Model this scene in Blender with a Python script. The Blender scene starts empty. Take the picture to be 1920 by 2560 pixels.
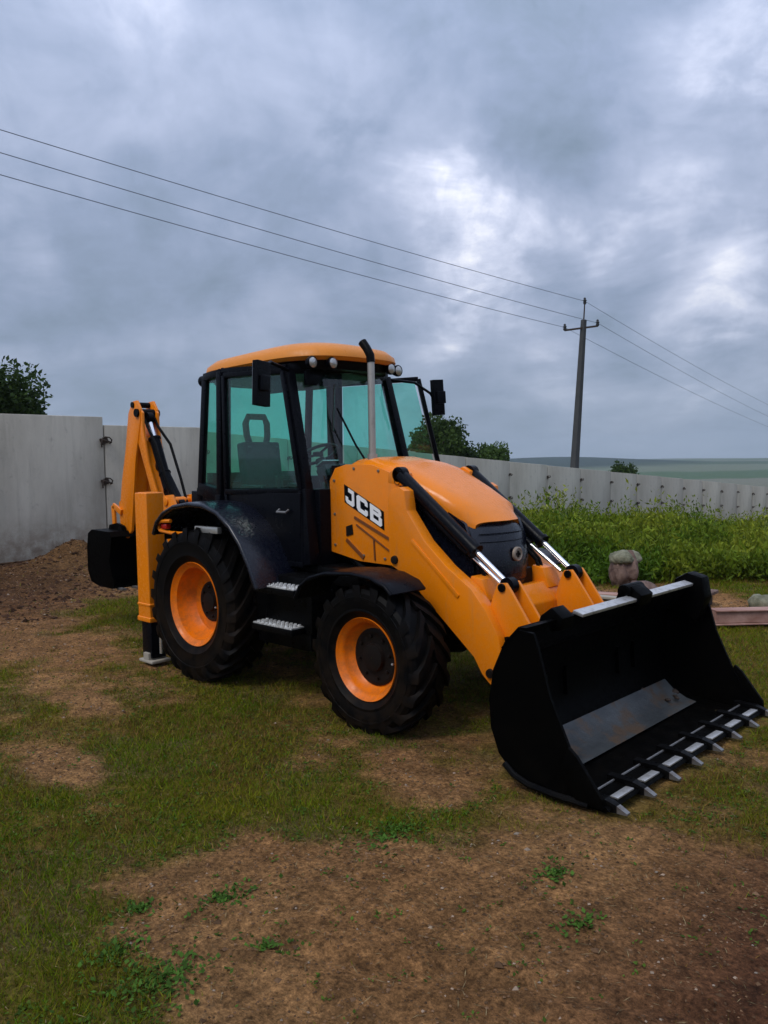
import bpy, bmesh, math, random
import numpy as np
from mathutils import Vector, Matrix

random.seed(7); RNG = np.random.default_rng(7)
sc = bpy.context.scene
col = sc.collection
PI = math.pi

# ------------------------------------------------------------------ camera
cam_d = bpy.data.cameras.new('camera'); cam = bpy.data.objects.new('camera', cam_d); col.objects.link(cam)
CF = Vector((-0.69332958, 0.71795037, -0.06197871)); CR = Vector((0.71995361, 0.69382077, -0.01671954)); CU = Vector((-0.03099832, 0.05621395, 0.99793742))
CP = Vector((6.31781635, -5.1209035, 1.9545754)); FPX = 2037.41
cam.matrix_world = Matrix(((CR.x, CU.x, -CF.x, CP.x), (CR.y, CU.y, -CF.y, CP.y), (CR.z, CU.z, -CF.z, CP.z), (0, 0, 0, 1)))
cam_d.sensor_fit = 'VERTICAL'; cam_d.sensor_height = 24; cam_d.lens = 24 * FPX / 2560
cam_d.clip_start = .05; cam_d.clip_end = 12000
sc.camera = cam

# ------------------------------------------------------------------ sky and sun
SUN_EL, SUN_AZ = math.radians(54), math.radians(-88)      # azimuth measured from +X towards +Y
w = bpy.data.worlds.new('World'); sc.world = w; w.use_nodes = True
nt = w.node_tree; nt.nodes.clear()
def N(t, **k):
    n = nt.nodes.new(t)
    for a, b in k.items(): setattr(n, a, b)
    return n
def L(a, b): nt.links.new(a, b)
def M_(op, a, b=None, c=None, clamp=False):
    n = N('ShaderNodeMath', operation=op, use_clamp=clamp)
    for i, v in enumerate((a, b, c)):
        if v is None: continue
        if isinstance(v, (int, float)): n.inputs[i].default_value = v
        else: L(v, n.inputs[i])
    return n.outputs[0]
def V_(op, a, b):
    n = N('ShaderNodeVectorMath', operation=op)
    for i, v in enumerate((a, b)):
        if isinstance(v, tuple): n.inputs[i].default_value = v
        else: L(v, n.inputs[i])
    return n
def mixc(f, a, b, blend='MIX'):
    n = N('ShaderNodeMix', data_type='RGBA', blend_type=blend)
    for i, v in ((0, f), (6, a), (7, b)):
        if isinstance(v, (int, float)): n.inputs[i].default_value = v
        elif isinstance(v, tuple): n.inputs[i].default_value = (*v, 1)
        else: L(v, n.inputs[i])
    return n.outputs[2]
def noise(vec, scale, detail=6, rough=.55, dist=0.):
    n = N('ShaderNodeTexNoise'); n.inputs['Scale'].default_value = scale; n.inputs['Detail'].default_value = detail
    n.inputs['Roughness'].default_value = rough; n.inputs['Distortion'].default_value = dist
    if vec is not None: L(vec, n.inputs['Vector'])
    return n.outputs['Fac']
tc = N('ShaderNodeTexCoord').outputs['Generated']
dirv = V_('NORMALIZE', tc, (0, 0, 0)).outputs[0]
sep = N('ShaderNodeSeparateXYZ'); L(dirv, sep.inputs[0])
zc = M_('MAXIMUM', sep.outputs[2], 0.0)
den = M_('ADD', zc, .28)
comb = N('ShaderNodeCombineXYZ'); L(M_('DIVIDE', sep.outputs[0], den), comb.inputs[0]); L(M_('DIVIDE', sep.outputs[1], den), comb.inputs[1]); L(M_('MULTIPLY', zc, .6), comb.inputs[2])
pl = comb.outputs[0]
n1 = noise(pl, 1.3, 7, .55, .5)
n2 = noise(V_('ADD', pl, (13.1, 4.2, 1.7)).outputs[0], 3.6, 8, .58, .35)
n3 = noise(V_('ADD', dirv, (3.1, 1.2, 5.7)).outputs[0], 9.0, 6, .55, .5)
def pxdir(u, v):
    d = CF + CR * ((u - 960) / FPX) + CU * ((1280 - v) / FPX); return d.normalized()
# breaks in the cloud where it is thinner and brighter, as directions (bearing of each break)
BREAKS = [((1110, 420), .06, .27), ((1190, 500), .06, .30), ((1330, 560), .08, .28), ((1120, 760), .055, .34), ((1200, 690), .06, .28), ((1500, 620), .07, .20), ((1650, 560), .08, .2), ((850, 280), .08, .14), ((1760, 735), .055, .26),
          ((1640, 790), .035, .22), ((1900, 700), .05, .10), ((1750, 870), .05, .20), ((1850, 830), .045, .2), ((340, 40), .09, .16), ((760, 170), .12, .14), ((1000, 330), .12, .14),
          ((1880, 60), .1, .2), ((1840, 200), .1, .16), ((1380, 880), .05, .16), ((940, 510), .05, .14), ((1700, 480), .15, .12), ((0, 780), .07, .14), ((330, 620), .08, .07)]
DARKS = [((880, 250), .12, .10), ((1200, 120), .16, .14), ((1500, 90), .13, .12), ((620, 330), .15, .12), ((360, 830), .13, .12), ((1000, 620), .09, .08), ((1620, 790), .05, .20),
         ((1450, 660), .07, .12), ((1380, 670), .05, .16), ((1610, 700), .06, .18), ((1850, 600), .09, .12), ((150, 230), .12, .06), ((120, 560), .14, .10), ((1500, 400), .1, .07), ((1860, 780), .03, .12)]
warp = N('ShaderNodeTexNoise'); warp.inputs['Scale'].default_value = 7; warp.inputs['Detail'].default_value = 5; L(dirv, warp.inputs['Vector'])
wv = V_('SUBTRACT', warp.outputs['Color'], (.5, .5, .5)).outputs[0]
sc_ = N('ShaderNodeVectorMath', operation='SCALE'); L(wv, sc_.inputs[0]); sc_.inputs['Scale'].default_value = .17
dw = V_('ADD', dirv, sc_.outputs[0]).outputs[0]
def blob(u, v, s):
    d = V_('DISTANCE', dw, tuple(pxdir(u, v))).outputs['Value']
    q = M_('DIVIDE', d, s); q = M_('MULTIPLY', q, q); return M_('EXPONENT', M_('MULTIPLY', q, -1.0))
acc = None
for lst, sg in ((BREAKS, .85), (DARKS, -1)):
    for (u, v), s, a in lst:
        b = M_('MULTIPLY', blob(u, v, s), a * sg * 1.05); acc = b if acc is None else M_('ADD', acc, b)
n4 = noise(V_('ADD', dirv, (8.1, 3.3, 2.7)).outputs[0], 15.0, 7, .6, .8)
brk = M_('MULTIPLY', acc, M_('MULTIPLY_ADD', M_('SMOOTH_MIN' if False else 'ADD', n2, n4), 1.6, -.55))
t = M_('ADD', M_('ADD', M_('MULTIPLY_ADD', n1, .9, -.45), M_('MULTIPLY_ADD', n2, .75, -.375)), M_('MULTIPLY_ADD', n3, .55, -.275))
t = M_('ADD', M_('MULTIPLY_ADD', t, .98, .33), brk, clamp=True)
ramp = N('ShaderNodeValToRGB'); L(t, ramp.inputs[0])
cr = ramp.color_ramp
cr.elements[0].position = 0; cr.elements[0].color = (.140, .185, .250, 1)
cr.elements[1].position = 1; cr.elements[1].color = (.80, .80, .84, 1)
for p_, c_ in ((.25, (.203, .250, .355)), (.5, (.300, .345, .465)), (.72, (.47, .505, .63))):
    e = cr.elements.new(p_); e.color = (*c_, 1)
# near the horizon the overcast is paler and a little greener
hz = M_('POWER', M_('SUBTRACT', 1.0, zc, clamp=True), 9.0)
cloud = mixc(M_('MULTIPLY', hz, .45), ramp.outputs[0], (.275, .35, .42))
# plain overcast gradient: brighter towards the zenith (1 + 2 sin(elevation))
grad = M_('MULTIPLY_ADD', M_('POWER', zc, 1.6), 1.7, .98)
sky = N('ShaderNodeTexSky'); sky.sky_type = 'NISHITA'; sky.sun_disc = False; sky.sun_elevation = SUN_EL
sky.sun_rotation = PI / 2 - SUN_AZ
cl = N('ShaderNodeVectorMath', operation='SCALE'); L(cloud, cl.inputs[0]); L(grad, cl.inputs['Scale'])
skm = N('ShaderNodeVectorMath', operation='SCALE'); L(sky.outputs[0], skm.inputs[0]); skm.inputs['Scale'].default_value = .05
out = mixc(.96, skm.outputs[0], cl.outputs[0])
bg = N('ShaderNodeBackground'); L(out, bg.inputs[0]); bg.inputs[1].default_value = 1.14
wo = N('ShaderNodeOutputWorld'); L(bg.outputs[0], wo.inputs[0])

sd = bpy.data.lights.new('sun', 'SUN'); sd.energy = 1.5; sd.angle = math.radians(24); sd.color = (1, .96, .9)
sun = bpy.data.objects.new('sun', sd); col.objects.link(sun)
sv = Vector((math.cos(SUN_EL) * math.cos(SUN_AZ), math.cos(SUN_EL) * math.sin(SUN_AZ), math.sin(SUN_EL)))
sun.rotation_euler = sv.to_track_quat('Z', 'Y').to_euler(); sun.location = (0, 0, 20)

sc.view_settings.view_transform = 'Standard'; sc.view_settings.look = 'None'; sc.view_settings.exposure = 0.22; sc.view_settings.gamma = 1
sc.cycles.max_bounces = 7; sc.cycles.transparent_max_bounces = 24; sc.cycles.diffuse_bounces = 3; sc.cycles.glossy_bounces = 3
sc.cycles.volume_bounces = 0

# ------------------------------------------------------------------ materials
class G:
    """tiny node helper for materials"""
    def __init__(s, name):
        s.m = bpy.data.materials.new(name); s.m.use_nodes = True; s.t = s.m.node_tree; s.t.nodes.clear()
        s.out = s.t.nodes.new('ShaderNodeOutputMaterial'); s.b = s.t.nodes.new('ShaderNodeBsdfPrincipled'); s.t.links.new(s.b.outputs[0], s.out.inputs[0])
        s.tc = s.t.nodes.new('ShaderNodeTexCoord').outputs['Object']
    def n(s, t, **k):
        n = s.t.nodes.new(t)
        for a, b in k.items(): setattr(n, a, b)
        return n
    def l(s, a, b): s.t.links.new(a, b)
    def noise(s, scale, detail=5, rough=.55, vec=None, stretch=None, dist=0):
        n = s.n('ShaderNodeTexNoise'); n.inputs['Scale'].default_value = scale; n.inputs['Detail'].default_value = detail; n.inputs['Roughness'].default_value = rough
        n.inputs['Distortion'].default_value = dist
        v = vec or s.tc
        if stretch:
            mp = s.n('ShaderNodeMapping'); mp.inputs['Scale'].default_value = stretch; s.l(v, mp.inputs[0]); v = mp.outputs[0]
        s.l(v, n.inputs['Vector']); return n.outputs['Fac']
    def ramp(s, f, stops):
        r = s.n('ShaderNodeValToRGB'); s.l(f, r.inputs[0]); e = r.color_ramp.elements
        while len(e) < len(stops): e.new(.5)
        for i, (p, c) in enumerate(stops):
            e[i].position = p; e[i].color = (c, c, c, 1) if isinstance(c, (int, float)) else (*c, 1)
        return r.outputs[0]
    def mix(s, f, a, b, blend='MIX'):
        n = s.n('ShaderNodeMix', data_type='RGBA', blend_type=blend)
        for i, v in ((0, f), (6, a), (7, b)):
            if isinstance(v, (int, float)): n.inputs[i].default_value = v
            elif isinstance(v, tuple): n.inputs[i].default_value = (*v, 1)
            else: s.l(v, n.inputs[i])
        return n.outputs[2]
    def math(s, op, a, b, clamp=False):
        n = s.n('ShaderNodeMath', operation=op, use_clamp=clamp)
        for i, v in enumerate((a, b)):
            if isinstance(v, (int, float)): n.inputs[i].default_value = v
            else: s.l(v, n.inputs[i])
        return n.outputs[0]
    def bump(s, h, strength=.3, dist=.01):
        n = s.n('ShaderNodeBump'); n.inputs['Strength'].default_value = strength; n.inputs['Distance'].default_value = dist
        s.l(h, n.inputs['Height']); s.l(n.outputs[0], s.b.inputs['Normal'])
    def set(s, **k):
        for a, v in k.items():
            a = a.replace('_', ' ')
            i = s.b.inputs[a]
            if isinstance(v, tuple): i.default_value = (*v, 1)
            elif isinstance(v, (int, float)): i.default_value = v
            else: s.l(v, i)
        return s

def painted(name, c, rough=.35, dust=.35, dustc=(.10, .07, .04), spec=.5, low=True, scale=1.0):
    """painted steel with uneven gloss, dust and dried mud low on the machine"""
    g = G(name)
    big = g.noise(2.2 * scale, 6, .6); fine = g.noise(26 * scale, 5, .7)
    d = g.ramp(g.math('ADD', g.math('MULTIPLY', big, .6), g.math('MULTIPLY', fine, .4)), ((.46, 0), (.66, dust)))
    if low:
        sp = g.n('ShaderNodeSeparateXYZ'); g.l(g.tc, sp.inputs[0])
        z = g.ramp(g.math('MULTIPLY', sp.outputs[2], .4), ((.0, .5), (.28, 0)))
        sp2 = g.ramp(g.noise(9, 7, .7), ((.42, 0), (.62, 1)))
        d = g.math('MAXIMUM', d, g.math('MULTIPLY', z, sp2))
    stk = g.ramp(g.noise(6, 6, .65, stretch=(1.6, 1.6, .22)), ((.56, 0), (.74, min(.5, dust * 1.8)))); spk = g.ramp(g.noise(48, 4, .8), ((.66, 0), (.72, min(.8, dust * 3))))
    d = g.math('MAXIMUM', g.math('MAXIMUM', d, stk), spk)
    tint = g.mix(g.noise(1.1, 3), tuple(x * .92 for x in c), tuple(min(1, x * 1.06) for x in c))
    g.set(Base_Color=g.mix(d, tint, dustc), Roughness=g.math('ADD', g.math('MULTIPLY', d, .5), g.math('MULTIPLY_ADD' if False else 'MULTIPLY', fine, rough * 1.0 + .12), clamp=True), Specular_IOR_Level=spec)
    g.bump(g.noise(70, 3), .06, .002)
    return g.m

M = {}
M['yellow'] = painted('loader_yellow', (.80, .215, .004), .34, .26, (.36, .16, .05), spec=.34)
M['groove_shade'] = painted('groove_shade_paint', (.16, .045, .008), .7, .2, (.06, .03, .015), low=False)  # dark orange-brown stands in for crease shade on the yellow panels
M['roofpaint'] = painted('faded_roof_yellow', (.66, .22, .018), .6, .2, (.28, .14, .05), spec=.3, low=False)
M['rim'] = painted('rim_yellow', (.80, .175, .004), .42, .22, (.20, .07, .02), spec=.3)
M['black'] = painted('black_steel', (.0022, .0022, .0025), .55, .10, (.007, .006, .005), spec=.08)
M['bucket'] = painted('bucket_black', (.0012, .0012, .0012), .7, .10, (.004, .003, .002), spec=.03)
M['plastic'] = painted('fender_plastic', (.0035, .0045, .010), .42, .04, (.006, .006, .007), spec=.42)
M['trim'] = painted('dark_trim', (.0022, .0026, .0045), .55, .05, (.005, .005, .005), spec=.09, low=False)
M['inner'] = painted('cab_interior', (.006, .009, .009), .8, .2, (.03, .03, .03), low=False)
M['seat'] = painted('seat_fabric', (.006, .009, .010), .95, .2, (.03, .03, .03), low=False)
def metal(name, c, rough, spots=.3, sc_=18):
    g = G(name); n = g.noise(sc_, 6, .65)
    g.set(Base_Color=g.mix(g.ramp(n, ((.5, 0), (.7, spots))), c, (.10, .06, .035)), Metallic=.85, Roughness=g.math('ADD', rough, g.math('MULTIPLY', n, .25)))
    g.bump(n, .15, .003); return g.m
M['chrome'] = metal('chrome_rod', (.85, .85, .85), .08, .05)
M['steel'] = metal('worn_steel', (.26, .25, .24), .38, .6)
M['bright'] = metal('bare_edge_steel', (.62, .60, .57), .34, .5)
M['exhaust'] = metal('exhaust_steel', (.50, .47, .42), .30, .35, 9)
g = G('tread_plate'); g.set(Base_Color=g.mix(g.ramp(g.noise(30, 5), ((.42, 0), (.6, 1))), (.62, .62, .60), (.30, .29, .27)), Metallic=.3, Roughness=.55); M['plate'] = g.m
g = G('worn_lit_bucket_floor');  # worn steel, coloured lighter for the sky light on it
worn = g.ramp(g.noise(2.6, 7, .65, stretch=(1, .6, 1)), ((.38, 0), (.62, 1))); soil = g.ramp(g.noise(5, 8, .7), ((.50, 0), (.60, 1)))
g.set(Base_Color=g.mix(soil, g.mix(worn, (.040, .044, .045), (.090, .095, .094)), (.10, .065, .04)), Metallic=.2, Roughness=.42, Specular_IOR_Level=.5)
g.bump(g.noise(22, 7, .7), .4, .01); M['lit_floorsteel'] = g.m
g = G('rubber'); nn = g.noise(14, 6, .7)
sp = g.n('ShaderNodeSeparateXYZ'); g.l(g.tc, sp.inputs[0])
low = g.ramp(g.math('MULTIPLY', sp.outputs[2], 1.0), ((.0, .9), (.34, .0)))
mud = g.math('MULTIPLY', g.ramp(g.noise(7, 7, .7), ((.40, 0), (.58, 1))), g.math('ADD', low, .16, clamp=True))
g.set(Base_Color=g.mix(mud, g.mix(nn, (.0012, .0012, .0014), (.0035, .0035, .0037)), (.011, .007, .0045)), Roughness=.5, Specular_IOR_Level=.07); g.bump(nn, .2, .004); M['rubber'] = g.m
g = G('hub_grease'); g.set(Base_Color=g.mix(g.noise(20, 5), (.003, .002, .002), (.010, .006, .004)), Roughness=.55, Specular_IOR_Level=.2); M['hub'] = g.m
g = G('lamp_lens'); vo = g.n('ShaderNodeTexVoronoi'); vo.inputs['Scale'].default_value = 60; g.l(g.tc, vo.inputs['Vector'])
g.set(Base_Color=(.50, .50, .48), Metallic=.6, Roughness=.22); g.bump(vo.outputs[0], .5, .004); M['lens'] = g.m
g = G('white_print'); g.set(Base_Color=(.78, .78, .78), Roughness=.4); M['white'] = g.m
g = G('badge_metal'); g.set(Base_Color=(.32, .26, .20), Metallic=.3, Roughness=.45); M['badge'] = g.m
g = G('red_lens'); g.set(Base_Color=(.35, .012, .008), Roughness=.2); M['red'] = g.m

def glass(name, tint):
    g = G(name); g.t.nodes.remove(g.b)
    tr = g.n('ShaderNodeBsdfTransparent'); tr.inputs[0].default_value = (*tint, 1)
    gl = g.n('ShaderNodeBsdfGlossy'); gl.inputs['Roughness'].default_value = .03
    df = g.n('ShaderNodeBsdfDiffuse'); df.inputs[0].default_value = (.16, .20, .19, 1)
    lw = g.n('ShaderNodeLayerWeight'); fc = g.math('ADD', g.math('MULTIPLY', g.math('POWER', lw.outputs['Facing'], 4.0), .85), .055, clamp=True)
    a = g.n('ShaderNodeMixShader'); g.l(fc, a.inputs[0]); g.l(tr.outputs[0], a.inputs[1]); g.l(gl.outputs[0], a.inputs[2])
    dirt = g.ramp(g.noise(3.5, 7, .7), ((.45, .01), (.75, .06)))
    b = g.n('ShaderNodeMixShader'); g.l(dirt, b.inputs[0]); g.l(a.outputs[0], b.inputs[1]); g.l(df.outputs[0], b.inputs[2])
    g.l(b.outputs[0], g.out.inputs[0]); return g.m
M['glass'] = glass('green_glass', (.64, .965, .88))

g = G('grey_concrete')
vb = g.noise(.9, 6, .6, stretch=(1, 1, .35)); sm = g.noise(7, 7, .65); st = g.noise(3.0, 5, .6, stretch=(1, 2.4, .22))
oi = g.n('ShaderNodeObjectInfo').outputs['Random']
base = g.mix(g.ramp(vb, ((.35, 0), (.65, 1))), (.37, .335, .27), (.60, .555, .46))
base = g.mix(g.ramp(st, ((.50, 0), (.74, .42))), base, (.25, .23, .185))
base = g.mix(g.ramp(sm, ((.60, 0), (.74, .5))), base, (.21, .195, .17))
base = g.mix(g.math('MULTIPLY', oi, .35), base, (.33, .30, .27))
sp = g.n('ShaderNodeSeparateXYZ'); g.l(g.tc, sp.inputs[0])
spl = g.math('MULTIPLY', g.ramp(g.math('MULTIPLY', sp.outputs[2], 1.0), ((.15, .8), (.85, 0))), g.ramp(g.noise(5, 7, .7), ((.35, 0), (.6, 1))))
base = g.mix(spl, base, (.20, .145, .10))
g.set(Base_Color=base, Roughness=.92, Specular_IOR_Level=.2); g.bump(g.math('ADD', sm, g.noise(60, 4)), .35, .012); M['concrete'] = g.m
g = G('old_pole_concrete'); g.set(Base_Color=g.mix(g.noise(3, 6), (.030, .032, .034), (.065, .066, .065)), Roughness=.9); M['pole'] = g.m
g = G('rusty_iron'); g.set(Base_Color=g.mix(g.noise(12, 6), (.02, .015, .012), (.06, .035, .02)), Roughness=.8); M['rust'] = g.m
g = G('wire_metal'); g.set(Base_Color=(.14, .16, .20), Roughness=.6); M['wire'] = g.m
g = G('pinkish_steel_beam'); wd = g.noise(2.5, 7, .65, stretch=(.3, 3, 3))
g.set(Base_Color=g.mix(g.ramp(wd, ((.3, 0), (.7, 1))), (.20, .085, .055), (.42, .25, .20)), Roughness=.75); g.bump(wd, .3, .01); M['beam'] = g.m
g = G('weathered_board'); wd = g.noise(3, 7, .65, stretch=(.3, 6, 6))
g.set(Base_Color=g.mix(wd, (.20, .17, .13), (.42, .38, .31)), Roughness=.85); g.bump(wd, .3, .01); M['board'] = g.m
g = G('stump_wood'); wd = g.noise(4, 8, .7, dist=1)
g.set(Base_Color=g.mix(g.ramp(wd, ((.35, 0), (.62, 1))), (.05, .022, .017), (.20, .13, .10)), Roughness=.9); g.bump(wd, .8, .03); M['stump'] = g.m
g = G('mossy_top'); wd = g.noise(9, 8, .7)
g.set(Base_Color=g.mix(g.ramp(wd, ((.35, 0), (.62, 1))), (.08, .08, .045), (.22, .21, .14)), Roughness=.95); g.bump(wd, .8, .02); M['moss'] = g.m
g = G('bark'); g.set(Base_Color=g.mix(g.noise(9, 6), (.03, .024, .018), (.09, .07, .05)), Roughness=.95); M['bark'] = g.m

def vcol(name, rough=.85, sheen=0, trans=False):
    g = G(name); a = g.n('ShaderNodeAttribute'); a.attribute_name = 'Col'
    g.set(Base_Color=a.outputs['Color'], Roughness=rough, Specular_IOR_Level=.08)
    if trans:
        tl = g.n('ShaderNodeBsdfTranslucent'); g.l(a.outputs['Color'], tl.inputs[0])
        mx = g.n('ShaderNodeMixShader'); mx.inputs[0].default_value = .3
        g.l(g.b.outputs[0], mx.inputs[1]); g.l(tl.outputs[0], mx.inputs[2]); g.l(mx.outputs[0], g.out.inputs[0])
    return g.m
M['leaf'] = vcol('leaf_green', .6, trans=True)
M['clod'] = vcol('soil_clod', .95)

# ------------------------------------------------------------------ mesh helpers
class MB:
    def __init__(s): s.v = []; s.f = []; s.mi = []; s.cur = 0
    def add(s, vs, fs):
        o = len(s.v); s.v += [tuple(v) for v in vs]; s.f += [tuple(i + o for i in f) for f in fs]; s.mi += [s.cur] * len(fs); return s
    def box(s, c, d, rot=None):
        hx, hy, hz = d[0] / 2, d[1] / 2, d[2] / 2
        vs = [Vector((x * hx, y * hy, z * hz)) for x in (-1, 1) for y in (-1, 1) for z in (-1, 1)]
        if rot is not None: vs = [rot @ v for v in vs]
        vs = [v + Vector(c) for v in vs]
        return s.add(vs, [(0, 1, 3, 2), (4, 6, 7, 5), (0, 4, 5, 1), (2, 3, 7, 6), (0, 2, 6, 4), (1, 5, 7, 3)])
    def bar(s, a, b, wd, ht, up=(0, 0, 1)):
        a = Vector(a); b = Vector(b); d = b - a; x = d.normalized(); y = Vector(up).cross(x).normalized(); z = x.cross(y)
        return s.box((a + b) / 2, (d.length, wd, ht), Matrix((x, y, z)).transposed())
    def prism(s, pts, y0, y1):
        """pts in the xz plane, extruded from y0 to y1"""
        n = len(pts); vs = [(x, y0, z) for x, z in pts] + [(x, y1, z) for x, z in pts]
        return s.add(vs, [tuple(range(n)), tuple(range(2 * n - 1, n - 1, -1))] + [(i, i + n, (i + 1) % n + n, (i + 1) % n) for i in range(n)])
    def tube(s, path, r, n=12, cap=True):
        P = [Vector(p) for p in path]; rs = r if isinstance(r, (list, tuple)) else [r] * len(P)
        vs = []; fs = []; pu = None
        for i, p in enumerate(P):
            t = (P[min(i + 1, len(P) - 1)] - P[max(i - 1, 0)]).normalized()
            if pu is None: pu = t.orthogonal().normalized()
            u = (pu - t * pu.dot(t)).normalized(); pu = u; v = t.cross(u)
            vs += [p + (u * math.cos(2 * PI * k / n) + v * math.sin(2 * PI * k / n)) * rs[i] for k in range(n)]
        for i in range(len(P) - 1):
            for k in range(n): fs.append((i * n + k, i * n + (k + 1) % n, (i + 1) * n + (k + 1) % n, (i + 1) * n + k))
        if cap: fs += [tuple(range(n - 1, -1, -1)), tuple(range((len(P) - 1) * n, len(P) * n))]
        return s.add(vs, fs)
    def lathe(s, prof, c, n=48, axis='y', cap=False):
        """prof: (radius, offset along axis)"""
        vs = []; fs = []; c = Vector(c)
        for r, h in prof:
            for k in range(n):
                a = 2 * PI * k / n
                q = (r * math.cos(a), h, r * math.sin(a)) if axis == 'y' else ((h, r * math.cos(a), r * math.sin(a)) if axis == 'x' else (r * math.cos(a), r * math.sin(a), h))
                vs.append(c + Vector(q))
        for i in range(len(prof) - 1):
            for k in range(n): fs.append((i * n + k, i * n + (k + 1) % n, (i + 1) * n + (k + 1) % n, (i + 1) * n + k))
        if cap: fs += [tuple(range(n)), tuple(range(len(prof) * n - 1, (len(prof) - 1) * n - 1, -1))]
        return s.add(vs, fs)
    def sheet(s, path, y0, y1, th, ns=1):
        """path in xz swept along y, given thickness (towards its own normal)"""
        P = [Vector((x, z)) for x, z in path]; off = []
        for i, p in enumerate(P):
            t = (P[min(i + 1, len(P) - 1)] - P[max(i - 1, 0)]).normalized(); off.append(p + Vector((-t.y, t.x)) * th)
        pts = [tuple(p) for p in P] + [tuple(p) for p in reversed(off)]
        n = len(P); vs = [(x, y0, z) for x, z in pts] + [(x, y1, z) for x, z in pts]; m = len(pts)
        fs = [(i, i + m, (i + 1) % m + m, (i + 1) % m) for i in range(m)]
        for k in (0, 1):
            o = k * m
            for i in range(n - 1):
                q = (i + o, i + 1 + o, m - 2 - i + o, m - 1 - i + o); fs.append(q if k == 0 else q[::-1])
        return s.add(vs, fs)

ROOTS = {}
def link(o, parent=None):
    col.objects.link(o)
    if parent is not None: o.parent = parent
    return o
def build(name, mb, mats, parent=None, bevel=0, seg=1, smooth=True, angle=35):
    me = bpy.data.meshes.new(name); bm = bmesh.new()
    vs = [bm.verts.new(v) for v in mb.v]
    for f, mi in zip(mb.f, mb.mi):
        try:
            fc = bm.faces.new([vs[i] for i in f]); fc.material_index = mi
        except ValueError: pass
    bmesh.ops.recalc_face_normals(bm, faces=bm.faces)
    if bevel:
        es = [e for e in bm.edges if len(e.link_faces) == 2 and e.calc_face_angle(0) > math.radians(28)]
        bmesh.ops.bevel(bm, geom=es, offset=bevel, segments=seg, affect='EDGES', profile=.6, clamp_overlap=True)
    bm.to_mesh(me); bm.free()
    if not isinstance(mats, (list, tuple)): mats = [mats]
    for m in mats: me.materials.append(m)
    if smooth:
        me.polygons.foreach_set('use_smooth', [True] * len(me.polygons)); me.set_sharp_from_angle(angle=math.radians(angle))
    return link(bpy.data.objects.new(name, me), parent)
def npmesh(name, verts, faces, mat, colors=None, parent=None, smooth=False):
    me = bpy.data.meshes.new(name); k = faces.shape[1]
    me.vertices.add(len(verts)); me.vertices.foreach_set('co', np.asarray(verts, np.float32).ravel())
    me.loops.add(faces.size); me.loops.foreach_set('vertex_index', faces.astype(np.int32).ravel())
    me.polygons.add(len(faces)); me.polygons.foreach_set('loop_start', (np.arange(len(faces)) * k).astype(np.int32))
    me.polygons.foreach_set('use_smooth', np.full(len(faces), smooth))
    me.update(calc_edges=True)
    if colors is not None:
        a = me.color_attributes.new('Col', 'FLOAT_COLOR', 'POINT'); c = np.ones((len(verts), 4), np.float32); c[:, :3] = colors
        a.data.foreach_set('color', c.ravel())
    me.materials.append(mat)
    return link(bpy.data.objects.new(name, me), parent)
def tag(o, label=None, cat=None, group=None, kind=None):
    if label: o['label'] = label
    if cat: o['category'] = cat
    if group: o['group'] = group
    if kind: o['kind'] = kind
    return o
def empty(name, loc=(0, 0, 0)):
    o = bpy.data.objects.new(name, None); o.location = loc; o.empty_display_size = .3; return link(o)

# value noise in numpy
def vnoise(x, y, seed=0):
    xi = np.floor(x).astype(np.int64); yi = np.floor(y).astype(np.int64); fx = x - xi; fy = y - yi
    def h(a, b):
        n = (a * 374761393 + b * 668265263 + seed * 1442695041) & 0xffffffff
        n = ((n ^ (n >> 13)) * 1274126177) & 0xffffffff
        return ((n ^ (n >> 16)) & 0xffff) / 65535.
    u = fx * fx * (3 - 2 * fx); v = fy * fy * (3 - 2 * fy)
    return (h(xi, yi) * (1 - u) + h(xi + 1, yi) * u) * (1 - v) + (h(xi, yi + 1) * (1 - u) + h(xi + 1, yi + 1) * u) * v
def fbm(x, y, s=1., oct=4, seed=0, gain=.5):
    t = 0; a = 1; n = 0
    for i in range(oct): t = t + a * vnoise(x * s + 17.3 * i, y * s - 9.1 * i, seed + i); n += a; a *= gain; s *= 2.03
    return t / n
def sstep(a, b, x):
    t = np.clip((x - a) / (b - a), 0, 1); return t * t * (3 - 2 * t)

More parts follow.
